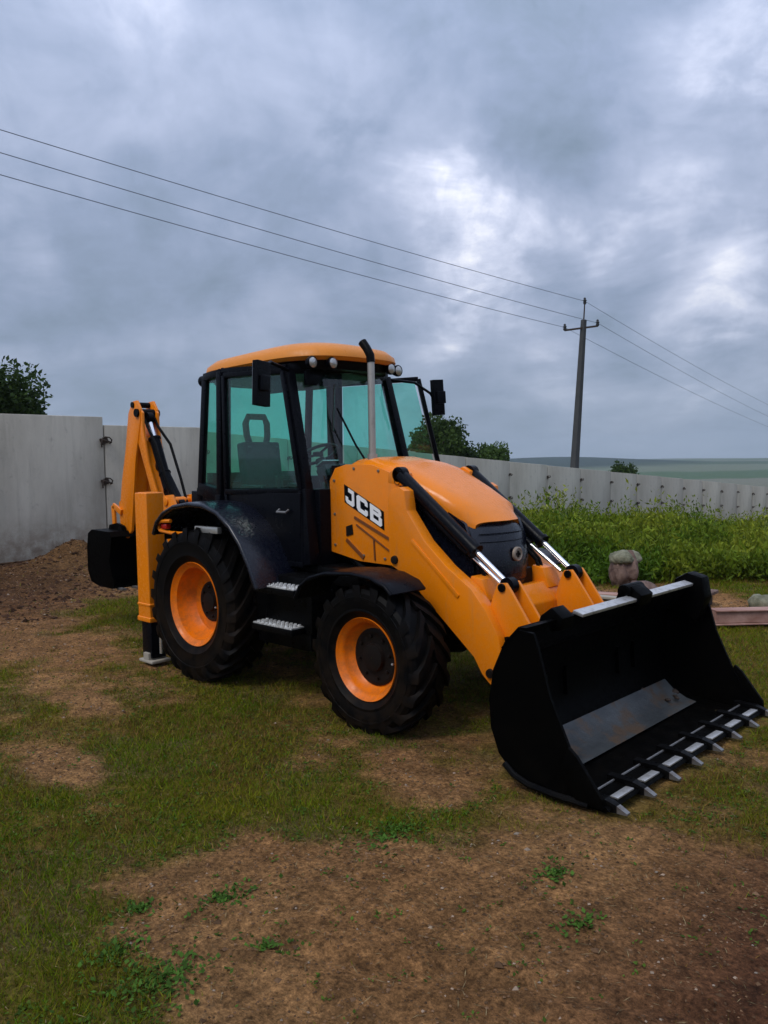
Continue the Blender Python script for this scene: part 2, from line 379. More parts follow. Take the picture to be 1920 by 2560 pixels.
# ------------------------------------------------------------------ ground
FENCE_Y0, PITCH = 2.72, 2.41            # first visible joint, panel pitch along the fence
def fence_x(y): return -9.02 - .0332 * (y - FENCE_Y0)
def fence_base(y):
    t = (y - FENCE_Y0) / PITCH - 5
    z = .16 - .161 * (t + 5.0)
    z = np.where(t < -5.0, .16, z)
    return np.maximum(z, -60) if False else z
def height(x, y):
    zf = fence_base(y)
    far = np.clip(y - 40, 0, None)
    zf = np.where(y > 40, fence_base(np.full_like(y, 40.)) - 20 * (1 - np.exp(-far / 170.)), zf)
    a = sstep(-3.6, -8.6, x); b = sstep(7.0, 17.0, y)
    A = 1 - (1 - a) * (1 - b)
    z = A * zf
    # away on every side the land flattens out
    z = z + -.05 * sstep(0, 1, (fbm(x, y, .35, 3, 5) - .5) * 2)
    near = np.exp(-((x - 1) ** 2 + (y - 0) ** 2) / 900.)
    z += .05 * near * (fbm(x, y, .9, 4, 3) - .5) + near * .035 * (fbm(x, y, 4.5, 4, 4) - .5)
    z += near * .022 * (fbm(x, y, 16, 3, 9) - .5)
    # earth bank heaped along the foot of the fence on the left
    bank = np.exp(-((x - fence_x(y) - 1.0) / .9) ** 2) * sstep(5.5, 3.0, y)
    z += bank * (.02 + .22 * np.clip(fbm(x, y, .75, 4, 21) - .40, 0, 1))
    z += .36 * np.exp(-(((x + 8.3) / .45) ** 2 + ((y - 1.75) / .5) ** 2))
    rough = sstep(-2.2, -5.0, x) * sstep(6, 3, y)
    z += rough * .07 * (fbm(x, y, 3.2, 4, 31) - .4)
    for (x0, y0, x1, y1, wd_, dp) in ((4.6, -3.9, 6.1, -1.6, .07, .035), (4.95, -4.0, 6.4, -1.8, .06, .03), (3.2, -3.3, 5.6, -2.3, .05, .018)):
        L_ = math.hypot(x1 - x0, y1 - y0); ux_, uy_ = (x1 - x0) / L_, (y1 - y0) / L_; al = (x - x0) * ux_ + (y - y0) * uy_; ac = -(x - x0) * uy_ + (y - y0) * ux_ + .06 * np.sin(al * 2.1)
        z = z - dp * (np.exp(-(ac / wd_) ** 2) - .55 * np.exp(-((np.abs(ac) - 2.0 * wd_) / (wd_ * .7)) ** 2)) * sstep(-.3, .3, al) * sstep(L_ + .3, L_ - .3, al)
    d = np.hypot(x, y)
    z = np.where(d > 500, z, z)
    # distant low ridge on the skyline
    s = (x - CP.x) * CF.x + (y - CP.y) * CF.y; r = (x - CP.x) * CR.x + (y - CP.y) * CR.y
    z += sstep(900, 1900, d) * (9 + 9 * fbm(r / 420., s / 900., 1, 3, 41))
    z += 16 * np.exp(-((r - 350) / 210.) ** 2 - ((s - 1700) / 420.) ** 2)
    return z
def axis(a, b, step, R, growth=1.035):
    mid = np.arange(a, b, step); up = [b]; s = step
    while up[-1] < R: up.append(up[-1] + s); s *= growth
    dn = [a - step]; s = step
    while dn[-1] > -R: dn.append(dn[-1] - s); s *= growth
    return np.array(dn[::-1] + list(mid) + up)
gx = axis(-4.5, 6.2, .06, 3500); gy = axis(-4.8, 4.2, .06, 3500)
X, Y = np.meshgrid(gx, gy, indexing='ij'); X = X.ravel(); Y = Y.ravel()
Z = height(X, Y)

# (x, y, rx, ry, amount): patches of turf (+) and bare earth (-)
PATCH = [(-1.9, -1.55, 2.0, .24, -.3), (-.2, -2.15, 1.0, .22, -.55), (1.3, -2.85, .5, .18, -.5), (2.5, -1.95, .45, .14, -.45), (3.4, -1.45, .35, .2, -.4), (1.9, -3.3, .4, .15, -.4), (2.85, -3.75, .55, .3, .8), (3.15, -3.9, .5, .25, .5), (3.45, -3.95, .35, .3, .5), (2.2, -3.6, .6, .3, .6), (3.95, -2.75, 1.15, .62, -1.5), (4.9, -2.0, 1.3, .55, -1.3), (4.6, -3.1, 1.6, .7, -1.0), (5.2, -1.3, .7, .5, -.55), (3.35, -3.15, .3, .22, -.7),
         (2.3, -2.75, .8, .5, 1.0), (3.0, -2.15, .9, .42, .9), (1.6, -2.2, .9, .5, .8), (2.45, -3.35, .35, .3, .7), (0.6, -2.0, .9, .35, .7), (3.7, -1.75, .5, .25, .5),
         (-.4, -1.95, 1.2, .3, -.6), (.6, -2.8, 1.6, .2, -.55), (4.4, -1.25, .55, .3, -.3), (2.2, -1.75, .5, .18, -.45), (-1.6, -1.0, .8, .25, -.5), (-2.6, -1.5, 1.6, .55, -.9), (-6.2, .3, 1.9, 1.6, -1.5), (-5.5, -.9, 1.3, .7, -1.3), (-8, 1.5, 1.6, 3.5, -1.5), (-1.2, -1.7, 1.4, .18, .4), (-4.2, .75, 1.3, .75, 1.1), (-3.2, .1, .8, .5, .5),
         (1.75, -1.35, .75, .16, -.45), (2.75, -1.25, .22, .12, -.9), (3.5, -3.65, .3, .26, .9), (3.75, -3.85, .35, .3, .5), (3.35, -3.1, .1, .1, .9),
         (3.6, 3.0, 2.2, 2.0, 1.0), (4.35, .4, .9, .8, -.15), (4.3, -.7, .5, .4, -.25), (1.6, 5.2, 1.6, 1.0, -1.1), (2.4, 5.6, 1.2, .5, -.9), (4.55, -1.75, .16, .12, .6), (4.95, -.6, .4, .3, .15)]
def cover(x, y):
    """0 bare earth .. 1 turf"""
    wx = x + .35 * (fbm(x, y, 1.4, 3, 51) - .5); wy = y + .35 * (fbm(x, y, 1.4, 3, 52) - .5)
    s = .50 + 0 * x
    for px, py, rx, ry, a in PATCH: s = s + a * np.exp(-((wx - px) / rx) ** 2 - ((wy - py) / ry) ** 2)
    s = s + 1.5 * (fbm(x, y, 1.1, 4, 61) - .5) + .9 * (fbm(x, y, 2.8, 3, 63) - .5) + 1.1 * (fbm(x, y, 5, 3, 62) - .5)
    s = s + .8 * sstep(6, 10, y) + .25 * sstep(3.2, 2.0, x) * sstep(-4.5, -2.5, x)
    return np.clip(s, 0, 1)
c = cover(X, Y)
n_a = fbm(X, Y, .8, 4, 71)[:, None]; n_b = fbm(X, Y, 7, 4, 72)[:, None]; n_c = fbm(X, Y, 22, 3, 73)[:, None]
soil = np.array([.150, .068, .024]) * (1 - n_a) + np.array([.260, .140, .056]) * n_a
redder = (sstep(4.3, 5.4, X) * sstep(-3.6, -2.4, Y))[:, None]; soil = soil * (1 - redder * .8) + np.array([.060, .020, .012]) * redder * .8
leftred = (sstep(-2, -6, X) * sstep(3, -1, Y))[:, None]; soil = soil * (1 - leftred * .7) + np.array([.060, .026, .014]) * leftred * .7; dkb = (sstep(-4.5, -7, X) * sstep(5, 3, Y))[:, None]; soil = soil * (1 - dkb * .45)
soil *= .72 + 1.1 * n_b * (.6 + .8 * n_c)
turf = np.array([.080, .072, .006]) * (1 - n_b) + np.array([.150, .110, .016]) * n_b
straw = np.array([.13, .10, .045]); turf = turf + (straw - turf) * (sstep(.5, .75, fbm(X, Y, 2.1, 4, 75))[:, None] * .55)
cc = (sstep(.05, .95, c))[:, None]
C_ = soil * (1 - cc) + turf * cc
# far land: fields in long strips
dd = np.hypot(X, Y); s_ = (X - CP.x) * CF.x + (Y - CP.y) * CF.y; r_ = (X - CP.x) * CR.x + (Y - CP.y) * CR.y
strip = (np.floor(s_ / 260. + fbm(r_, s_, .002, 2, 5) * 1.5) % 4)[:, None]
fld = np.where(strip == 0, np.array([.045, .085, .030]), np.where(strip == 1, np.array([.10, .12, .07]), np.where(strip == 2, np.array([.040, .070, .030]), np.array([.13, .13, .09]))))
fk = sstep(60, 140, dd)[:, None]; C_ = C_ * (1 - fk) + fld * fk
ridge = np.exp(-((r_ - 350) / 260.) ** 2 - ((s_ - 1750) / 480.) ** 2)[:, None]; wood = sstep(.25, .5, ridge * (.6 + .8 * fbm(r_, s_, .01, 3, 8)[:, None])); C_ = C_ * (1 - wood) + np.array([.012, .028, .018]) * wood
nx, ny = len(gx), len(gy); idx = np.arange(nx * ny).reshape(nx, ny)
F = np.stack([idx[:-1, :-1], idx[1:, :-1], idx[1:, 1:], idx[:-1, 1:]], -1).reshape(-1, 4)
g = G('ground_soil'); a = g.n('ShaderNodeAttribute'); a.attribute_name = 'Col'
fn = g.noise(55, 6, .7); mn = g.noise(14, 6, .65)
v2 = g.noise(30, 7, .75); lump_ = g.noise(9, 6, .7)
cbase = g.mix(.75, a.outputs['Color'], g.mix(1.0, a.outputs['Color'], g.ramp(fn, ((.3, .25), (.7, 1.9))), 'MULTIPLY'))
cbase = g.mix(1.0, cbase, g.ramp(v2, ((.32, .45), (.66, 1.5))), 'MULTIPLY')
cbase = g.mix(.8, cbase, g.mix(1.0, cbase, g.ramp(lump_, ((.35, .55), (.65, 1.4))), 'MULTIPLY'))
g.set(Base_Color=g.mix(g.ramp(mn, ((.60, 0), (.72, .40))), cbase, (.20, .135, .075)), Roughness=.95, Specular_IOR_Level=.1)
g.bump(g.math('ADD', g.math('ADD', fn, mn), g.math('MULTIPLY', v2, 1.6)), .9, .03)
ground = npmesh('ground', np.stack([X, Y, Z], 1), F, g.m, C_, smooth=True); tag(ground, kind='structure')

def gz(x, y): return float(height(np.array([float(x)]), np.array([float(y)]))[0])

# ------------------------------------------------------------------ grass, small leaves, clods
def in_view(x, y, z, margin=60):
    vx = x - CP.x; vy = y - CP.y; vz = z - CP.z
    d = vx * CF.x + vy * CF.y + vz * CF.z; d = np.maximum(d, .01)
    u = 960 + FPX * (vx * CR.x + vy * CR.y + vz * CR.z) / d; v = 1280 - FPX * (vx * CU.x + vy * CU.y + vz * CU.z) / d
    return (d > .3) & (u > -margin * 4) & (u < 1920 + margin * 4) & (v < 2560 + margin * 5), d
def scatter(n, x0, x1, y0, y1, power=1.3, keep=None):
    x = RNG.uniform(x0, x1, n); y = RNG.uniform(y0, y1, n)
    ok, d = in_view(x, y, np.zeros(n)); p = np.clip((3.3 / d) ** power, 0, 1)
    m = ok & (RNG.random(n) < p); return x[m], y[m], d[m]
def blades(name, x, y, h, wd, colr, lean=.8, mat='leaf'):
    n = len(x); z = height(x, y) - .006; a = RNG.uniform(0, 2 * PI, n); b = RNG.uniform(0, 2 * PI, n)
    l = lean * h * RNG.uniform(.1, 1, n)
    p0 = np.stack([x - np.cos(a) * wd, y - np.sin(a) * wd, z], 1); p1 = np.stack([x + np.cos(a) * wd, y + np.sin(a) * wd, z], 1)
    p2 = np.stack([x + np.cos(b) * l, y + np.sin(b) * l, z + h], 1)
    V = np.stack([p0, p1, p2], 1).reshape(-1, 3); Fc = np.arange(3 * n).reshape(n, 3)
    return npmesh(name, V, Fc, M[mat], np.repeat(colr, 3, 0))
def leafquads(V0, ax, side, wd):
    """rhombic leaves: base V0, tip V0+ax, half width vector side"""
    p1 = V0 + ax * .45 + side * wd[:, None]; p2 = V0 + ax; p3 = V0 + ax * .45 - side * wd[:, None]
    n = len(V0); return np.stack([V0, p1, p2, p3], 1).reshape(-1, 3), np.arange(4 * n).reshape(n, 4)
def randdir(n, up=0.):
    v = RNG.normal(size=(n, 3)); v[:, 2] = v[:, 2] + up; return v / np.linalg.norm(v, axis=1)[:, None]

x, y, d = scatter(2600000, -9, 7.5, -5, 10, 1.25)
c = cover(x, y); k = RNG.random(len(x)) < np.clip(c ** 1.4 * (.45 + 1.1 * fbm(x, y, 9, 2, 85)), .03, 1); x, y, d, c = x[k], y[k], d[k], c[k]
k = ~((np.abs(y) < .95) & (x > .2) & (x < 3.2) & (RNG.random(len(x)) < .6)) & ~((np.abs(y) < 1.2) & (x > 3.25) & (x < 4.26)); x, y, d, c = x[k], y[k], d[k], c[k]
if len(x) > 520000:
    k = RNG.permutation(len(x))[:520000]; x, y, d, c = x[k], y[k], d[k], c[k]
n = len(x); tone = fbm(x, y, 1.7, 4, 81) * .6 + RNG.random(n) * .4
green = np.array([.085, .145, .003]); yel = np.array([.22, .195, .010]); brown = np.array([.20, .115, .03])
tt = np.clip((tone - .35) * 2.2, 0, 1)[:, None]; cg = green * (1 - tt) + yel * tt
dry = (RNG.random(n) < np.clip(.86 - c * .6 + 1.2 * (fbm(x, y, 2.3, 3, 83) - .5), .06, 1))[:, None]; cg = np.where(dry, brown * RNG.uniform(.6, 1.3, (n, 1)), cg) * RNG.uniform(.6, 1.25, (n, 1))
hh = RNG.uniform(.010, .038, n) * (.55 + .7 * c) * (1 + .035 * d); ww = RNG.uniform(.0012, .0024, n) * (.7 + .22 * d)
tag(blades('grass', x, y, hh, ww, cg, 1.3), 'short trampled grass covering the yard around the machine', 'grass', kind='stuff')

x, y, d = scatter(240000, -9, 7.5, -5, 9, 1.0)
c = cover(x, y); k = (RNG.random(len(x)) < sstep(.52, .74, fbm(x, y, 3.4, 3, 95)) * np.clip(c * 1.1, .05, 1)) & ~((np.abs(y) < 1.2) & (x > 3.25) & (x < 4.26)) & ~((np.abs(y) < 1.1) & (x > -.3) & (x < 3.2)); x, y, d, c = x[k], y[k], d[k], c[k]; n = len(x)
m_ = RNG.random((n, 1)); cg = (np.array([.10, .15, .006]) * (1 - m_) + np.array([.26, .21, .03]) * m_) * RNG.uniform(.5, 1.2, (n, 1))
tag(blades('long_grass', x, y, RNG.uniform(.03, .075, n), RNG.uniform(.0012, .0022, n) * (.8 + .2 * d), cg, 1.0), 'longer loose grass blades standing out of the turf', 'grass', kind='stuff')

# low broad-leaved ground weeds (clover, plantain)
x, y, d = scatter(120000, -6, 7, -5, 7, 1.2)
c = cover(x, y); k = (RNG.random(len(x)) < np.where(c > .45, .55, .06) * sstep(.42, .62, fbm(x, y, 2.6, 3, 91))) & ~((np.abs(y) < 1.2) & (x > 3.25) & (x < 4.26)); x, y, d = x[k], y[k], d[k]
n = len(x); m = 5
bx = np.repeat(x, m) + RNG.normal(0, .014, n * m); by = np.repeat(y, m) + RNG.normal(0, .014, n * m); bz = height(bx, by) + .004
dr = randdir(n * m); dr[:, 2] = np.abs(dr[:, 2]) * .5 + .12; ln = RNG.uniform(.010, .026, n * m)
sd_ = np.cross(dr, [0, 0, 1.]); sd_ /= np.linalg.norm(sd_, axis=1)[:, None] + 1e-6
V, Fc = leafquads(np.stack([bx, by, bz], 1), dr * ln[:, None], sd_, ln * .32)
cl_ = np.array([.050, .095, .012]) * RNG.uniform(.55, 1.7, (n * m, 1)) + RNG.uniform(0, .02, (n * m, 1)) * np.array([1, .6, .1])
tag(npmesh('clover', V, Fc, M['leaf'], np.repeat(cl_, 4, 0)), 'patches of low clover leaves among the trampled grass', 'ground cover', kind='stuff')

# soil crumbs
def clods(name, x, y, r, colr):
    n = len(x); z = height(x, y)
    base = np.array([(1, 0, 0), (0, 1, 0), (-1, 0, 0), (0, -1, 0), (0, 0, 1), (0, 0, -1)], float)
    fc = np.array([(0, 1, 4), (1, 2, 4), (2, 3, 4), (3, 0, 4), (1, 0, 5), (2, 1, 5), (3, 2, 5), (0, 3, 5)])
    a = RNG.uniform(0, 2 * PI, n); ca, sa = np.cos(a), np.sin(a)
    P = base[None] * RNG.uniform(.55, 1.3, (n, 6, 1)) * r[:, None, None] * np.array([1, 1, .6])
    P = np.stack([P[..., 0] * ca[:, None] - P[..., 1] * sa[:, None], P[..., 0] * sa[:, None] + P[..., 1] * ca[:, None], P[..., 2]], -1)
    P = P + np.stack([x, y, z], 1)[:, None]
    Fx = (fc[None] + (np.arange(n) * 6)[:, None, None]).reshape(-1, 3)
    return npmesh(name, P.reshape(-1, 3), Fx, M['clod'], np.repeat(colr, 6, 0))
x, y, d = scatter(200000, -9, 7, -5, 6, 1.0)
c = cover(x, y); k = RNG.random(len(x)) < np.clip(1.0 - c * 1.25, .04, 1) * .75; x, y, d = x[k], y[k], d[k]
if len(x) > 52000: x, y, d = x[:52000], y[:52000], d[:52000]
n = len(x); rr = RNG.uniform(.0015, .0055, n) * (1 + .25 * d) + (RNG.random(n) < .015) * RNG.uniform(.004, .014, n)
cb = (np.array([.115, .066, .036]) * RNG.uniform(.45, 1.7, (n, 1))) + (RNG.random((n, 1)) < .08) * np.array([.13, .12, .10])
tag(clods('soil_crumbs', x, y, rr, cb), 'brown soil crumbs and grit on the bare ground', 'soil', kind='stuff')
n = 3800; x = RNG.uniform(-9, -4.0, n); y = RNG.uniform(-2.5, 5, n); k = RNG.random(n) < (cover(x, y) < .4) * .9 + .1; x, y = x[k], y[k]; n = len(x)
cb = np.array([.055, .028, .016]) * RNG.uniform(.4, 1.5, (n, 1))
tag(clods('earth_clods', x, y, RNG.uniform(.012, .06, n) * RNG.uniform(.4, 1.2, n), cb), 'heaped brown earth clods at the foot of the fence', 'soil', kind='stuff')
x, y, d = scatter(60000, -3, 7, -5, 4, 1.0); c = cover(x, y); k = RNG.random(len(x)) < .25; x, y, d = x[k], y[k], d[k]; n = len(x)
# dead straw lying flat
a = RNG.uniform(0, 2 * PI, n); ln = RNG.uniform(.015, .06, n); z = height(x, y) + .006
V0 = np.stack([x, y, z], 1); ax_ = np.stack([np.cos(a) * ln, np.sin(a) * ln, RNG.uniform(-.2, .35, n) * ln], 1); sdv = np.stack([-np.sin(a), np.cos(a), 0 * a], 1)
V, Fc = leafquads(V0, ax_, sdv, .0010 * (.6 + .25 * d))
tag(npmesh('dry_straw', V, Fc, M['clod'], np.repeat(np.array([.24, .18, .09]) * RNG.uniform(.4, 1.2, (n, 1)), 4, 0)), 'dry straw bits lying on bare soil and turf', 'straw', kind='stuff')

# ------------------------------------------------------------------ plants and trees
def leafcloud(center, rad, n, size, ca, cb, clump=34, hollow=.5, seed_scale=1):
    """leaf quads gathered in clumps through an uneven crown"""
    cen = randdir(clump) * (RNG.uniform(.25, 1, (clump, 1)) ** .5) * np.array(rad) * .78; cr_ = RNG.uniform(.25, .5, clump)
    w_ = RNG.integers(0, clump, n); P = cen[w_] + randdir(n) * (RNG.random((n, 1)) ** .45) * cr_[w_][:, None] * np.array(rad)
    P = P + np.array(center); dr = randdir(n, .2); sd_ = np.cross(dr, randdir(n)); sd_ /= np.linalg.norm(sd_, axis=1)[:, None]
    ln = RNG.uniform(.6, 1.3, n) * size; V, Fc = leafquads(P, dr * ln[:, None], sd_, ln * .3)
    t_ = np.clip(RNG.random((n, 1)) * .6 + RNG.random((clump, 1))[w_] * .5, 0, 1)
    return V, Fc, np.repeat(np.array(ca) * (1 - t_) + np.array(cb) * t_, 4, 0)
def tree(name, loc, h, rad, n, size, label, ca=(.020, .042, .012), cb=(.070, .115, .025), trunk_r=.12):
    r = empty(name, loc); tb = MB(); th = h - rad[2]
    tb.tube([(0, 0, -.3), (.05, .02, th * .5), (0, .05, th), (.1, 0, h * .84)], [trunk_r * 1.3, trunk_r, trunk_r * .8, trunk_r * .15], 10)
    for i in range(7):
        a = i * 2.4; z0 = th * (.55 + .08 * i); tb.tube([(0, 0, z0), (math.cos(a) * rad[0] * .45, math.sin(a) * rad[1] * .45, z0 + rad[2] * .4), (math.cos(a) * rad[0] * .55, math.sin(a) * rad[1] * .55, z0 + rad[2] * .45)], [trunk_r * .5, trunk_r * .3, trunk_r * .08], 6)
    build('trunk', tb, M['bark'], r)
    V, Fc, C = leafcloud((0, 0, th), rad, n, size, ca, cb)
    tag(npmesh('crown', V, Fc, M['leaf'], C, r), kind='stuff')
    return tag(r, label, 'tree')
def fol(*a, **k): return tree(*a, **k)
z = gz(-20.5, 5.0)
tree('leafy_tree', (-20.9, 4.35, z), 5.38 - z * .6, (2.0, 2.5, 2.0), 46000, .17, 'dark green tree rising above the left end of the concrete fence')
z = gz(-19.4, 24.9)
tree('leafy_tree', (-19.3, 25.3, z), 4.08 - z, (1.7, 1.7, 1.8), 16000, .2, 'taller dark tree behind the fence beside the cab mirror')
z = gz(-17.6, 27.6)
tree('leafy_tree', (-18.0, 27.3, z), 3.05 - z, (1.45, 1.5, 1.5), 15000, .16, 'smaller round tree behind the fence between the cab and the pole', cb=(.080, .135, .03))
z = gz(-27.6, 59.6)
tree('leafy_tree', (-27.6, 59.6, z), 1.75 - z, (1.5, 1.6, 1.7), 8000, .22, 'small dark distant tree peeping over the fence right of the pole')

def stalk(loc, h, label=None, nleaf=60, group=None, cb=(.30, .33, .07), spread=.16, leaf=.10):
    r = empty('weed_plant', loc); s = MB(); tips = [(0, 0, h)]
    s.tube([(0, 0, -.05), (.02, .01, h * .5), (.05, -.02, h)], [.008, .006, .002], 5)
    for i in range(9):
        a = i * 2.39; z0 = h * (.3 + .07 * i); ll = spread * (1.4 - .09 * i); q = (math.cos(a) * ll, math.sin(a) * ll, z0 + ll * .9); s.tube([(.02, 0, z0), q], [.005, .0015], 4); tips.append(q)
    build('stem', s, M['bark'], r)
    T = np.array(tips); w_ = RNG.integers(0, len(T), nleaf); P = T[w_] * np.array([1, 1, 1]) * RNG.uniform(.55, 1.05, (nleaf, 1)) * np.array([1, 1, 1.0]) + RNG.normal(0, .022, (nleaf, 3)); P[:, 2] = np.clip(P[:, 2], .08, None)
    dr = randdir(nleaf, .5); sd_ = np.cross(dr, randdir(nleaf)); sd_ /= np.linalg.norm(sd_, axis=1)[:, None]; ln = RNG.uniform(.6, 1.3, nleaf) * leaf
    V, Fc = leafquads(P, dr * ln[:, None], sd_, ln * .22)
    tag(npmesh('foliage', V, Fc, M['leaf'], np.repeat(np.array(cb) * RNG.uniform(.5, 1.3, (nleaf, 1)), 4, 0), r), kind='stuff')
    return tag(r, label, 'weed', group)
# the weed belt as one mass
n = 11000
Zd = RNG.uniform(12.5, 33, n) ** 1.0; uu = RNG.uniform(1180, 2150, n)
wx = CP.x + Zd * (CF.x + CR.x * (uu - 960) / FPX); wy = CP.y + Zd * (CF.y + CR.y * (uu - 960) / FPX)
k = (wx > fence_x(wy) + .35) & (wy > 5.6 + 1.1 * (fbm(wx, wy, .5, 2, 3) - .5) + .6 * sstep(2.2, 0, wx)) ; wx, wy = wx[k], wy[k]; n = len(wx)
ht = .72 * (.22 + 1.05 * fbm(wx, wy, .8, 4, 17)) * (1 + .5 * RNG.random(n) ** 3); ht *= np.clip((wy - 5.2) / 2.4, .22, 1)
ht *= sstep(1.5, -4, wx) * .35 + .85; ht *= np.where(RNG.random(n) < .05, 1.5, 1.0)
NB = 30
bx = np.repeat(wx, NB) + RNG.normal(0, .10, n * NB); by = np.repeat(wy, NB) + RNG.normal(0, .10, n * NB); hz_ = np.repeat(ht, NB); t_ = RNG.random(n * NB) ** .7
bz = height(wx, wy).repeat(NB) + hz_ * t_
dr = randdir(n * NB, 1.1); sd_ = np.cross(dr, randdir(n * NB)); sd_ /= np.linalg.norm(sd_, axis=1)[:, None] + 1e-6
ln = RNG.uniform(.05, .15, n * NB); V, Fc = leafquads(np.stack([bx, by, bz], 1), dr * ln[:, None], sd_, ln * .17)
tone = (fbm(wx, wy, .9, 4, 19) * .85 + .15 * RNG.random(n) + .12 * sstep(6, 10, wy) - .1).repeat(NB)[:, None]; tone = np.clip((tone - .3) * 2, 0, 1)
cw = np.array([.070, .135, .010]) * (1 - tone) + np.array([.24, .26, .022]) * tone; cw = cw * RNG.uniform(.55, 1.3, (n * NB, 1))
tag(npmesh('tall_weeds', V, Fc, M['leaf'], np.repeat(cw, 4, 0)), 'belt of waist-high yellow-green weeds in front of the concrete fence', 'weeds', kind='stuff')
STK = [(-4.0, 11.35, 1.42, 'tallest pale weed standing up against the fence left of the pole', 300, .34),
       (-3.4, 11.0, .95, 'bushy pale weed just right of the tallest one', 260, .32),
       (-3.2, 14.6, 1.25, 'thin tall weed poking above the belt below the pole', 60, .16),
       (-1.0, 16.4, 1.15, 'thin tall weed poking above the belt under the far right panels', 60, .16)]
for (px, py, h, lb, nl, sp_) in STK: stalk((px, py, gz(px, py)), h, lb, nl, spread=sp_)
# small weeds rooted in the bare foreground
def rosette(loc, r_, nl, label):
    nl = int(nl * .75); dr = randdir(nl); dr[:, 2] = np.abs(dr[:, 2]) * .6 + .15; P = np.zeros((nl, 3)); P[:, :2] = RNG.normal(0, r_ * .5, (nl, 2)) * RNG.uniform(.3, 1.9, (nl, 1)) * np.array([1.0, 1.5]); P[:, 2] = .004
    sd_ = np.cross(dr, [0, 0, 1.]); sd_ /= np.linalg.norm(sd_, axis=1)[:, None]; ln = RNG.uniform(.014, .032, nl)
    V, Fc = leafquads(P, dr * ln[:, None], sd_, ln * .34); o = empty('weed_tuft', loc)
    tag(npmesh('leaves', V, Fc, M['leaf'], np.repeat(np.array([.055, .115, .016]) * RNG.uniform(.5, 1.6, (nl, 1)), 4, 0), o), kind='stuff')
    return tag(o, label, 'weed', 'weed tufts in the bare foreground soil')
for (px, py, r_, nl, lb) in [(3.30, -3.08, .10, 260, 'lone green weed tuft in bare soil left of centre'), (3.08, -3.38, .07, 170, 'small weed tuft on the edge of the turf at left'),
                             (4.30, -1.93, .07, 180, 'weed tuft on the dirt in front of the bucket corner'), (3.62, -3.60, .15, 520, 'large spreading weed tuft near the bottom left corner'),
                             (3.33, -3.62, .09, 240, 'medium weed tuft above the large one at bottom left'), (4.62, -2.22, .06, 130, 'thin weed tuft at right in the bare soil'),
                             (3.45, -2.10, .14, 420, 'thick weed clump on the lip between turf and bare soil'), (3.72, -3.18, .06, 110, 'sparse weed tuft low in the middle of the soil')]:
    rosette((px, py, gz(px, py)), r_, nl, lb)

# ------------------------------------------------------------------ concrete fence
fen = empty('concrete_fence', (-9.02, FENCE_Y0, 0))
tag(fen, 'long grey concrete panel fence stepping downhill behind the machine', 'fence')
PH = 2.70
def panel_mesh(seed):
    r = random.Random(seed); mb = MB(); W = PITCH - .022; t = .14
    # slab with a slightly chipped rim: front face split in a grid, recess in the middle
    mb.box((0, W / 2, PH / 2), (t, W, PH)); mb.v = [(a_, b_, c_ - (b_ - W / 2) * .060 * seed) for a_, b_, c_ in mb.v]
    o = build('panel', mb, M['concrete'], None, bevel=.012 + .006 * r.random(), seg=2)
    return o
protos = [panel_mesh(i) for i in range(2)]
for p in protos: col.objects.unlink(p)
hk = MB()
for s_ in (-1, 1):
    hk.tube([(.0, s_ * .02, .05), (.05, s_ * .03, .07), (.09, s_ * .085, .035), (.08, s_ * .12, -.03), (.03, s_ * .10, -.08), (0, s_ * .09, -.09)], .013, 7)
hk.tube([(.075, -.10, .075), (.07, .10, -.075)], .016, 7)
hk.box((.0, .0, 0), (.03, .16, .12))
hook = build('joint_loop', hk, M['rust'], None); col.objects.unlink(hook)
for i, t_ in enumerate(range(-9, 24)):
    y0 = FENCE_Y0 + PITCH * (t_ + 5); zb = -.161 * (t_ + 5) + .16 if t_ >= -5 else .16
    # panel t_ spans from joint t_ to joint t_+1; the panel left of joint -5 tops out at 2.93
    ztop = 2.93 - .161 * (t_ + 6) if t_ >= -6 else 2.93 + .05 * (-6 - t_)
    o = protos[1 if t_ > -5 else 0].copy(); link(o, fen); o.location = (fence_x(y0) + 9.02 + RNG.uniform(-.012, .012), y0 - FENCE_Y0 + .011, ztop - PH)
    o.rotation_euler = (RNG.uniform(-.002, .002), RNG.uniform(-.006, .006), .0332)
    if t_ >= -7:
        for dz in (-.34, -1.10):
            if t_ in (-6, ) and False: continue
            h_ = hook.copy(); link(h_, fen); h_.location = (fence_x(y0) + 9.02 + .072, y0 - FENCE_Y0 + RNG.uniform(-.01, .01), ztop + dz + RNG.uniform(-.03, .03)); h_.rotation_euler = (RNG.uniform(-.4, .4), 0, 0)
            sc_h = RNG.uniform(.75, 1.1) * (1 if t_ < -4 else .62); h_.scale = (1, sc_h, sc_h)

# ------------------------------------------------------------------ power pole and wires
def at(u, v, Zd): return CP + Zd * (CF + CR * ((u - 960) / FPX) + CU * ((1280 - v) / FPX))
PB = Vector((-11.20, 23.9, gz(-11.2, 23.9))); PT = Vector((-11.0, 24.66, 7.55))
pole = empty('power_pole', PB); tag(pole, 'leaning dark concrete power pole with crossarm behind the fence', 'power pole')
d_ = PT - PB; mb = MB(); rot = d_.normalized().to_track_quat('Z', 'Y').to_matrix()
vs = []
for tt_, w2 in ((-.08, .17), (0, .165), (1, .10)):
    c0 = d_ * tt_
    vs += [c0 + rot @ Vector((sx * w2, sy * w2 * .85, 0)) for sx, sy in ((-1, -1), (1, -1), (1, 1), (-1, 1))]
mb.add(vs, [(0, 1, 2, 3), (8, 11, 10, 9)] + [(a_ * 4 + i, a_ * 4 + (i + 1) % 4, a_ * 4 + 4 + (i + 1) % 4, a_ * 4 + 4 + i) for a_ in (0, 1) for i in range(4)])
build('post', mb, M['pole'], pole, bevel=.02)
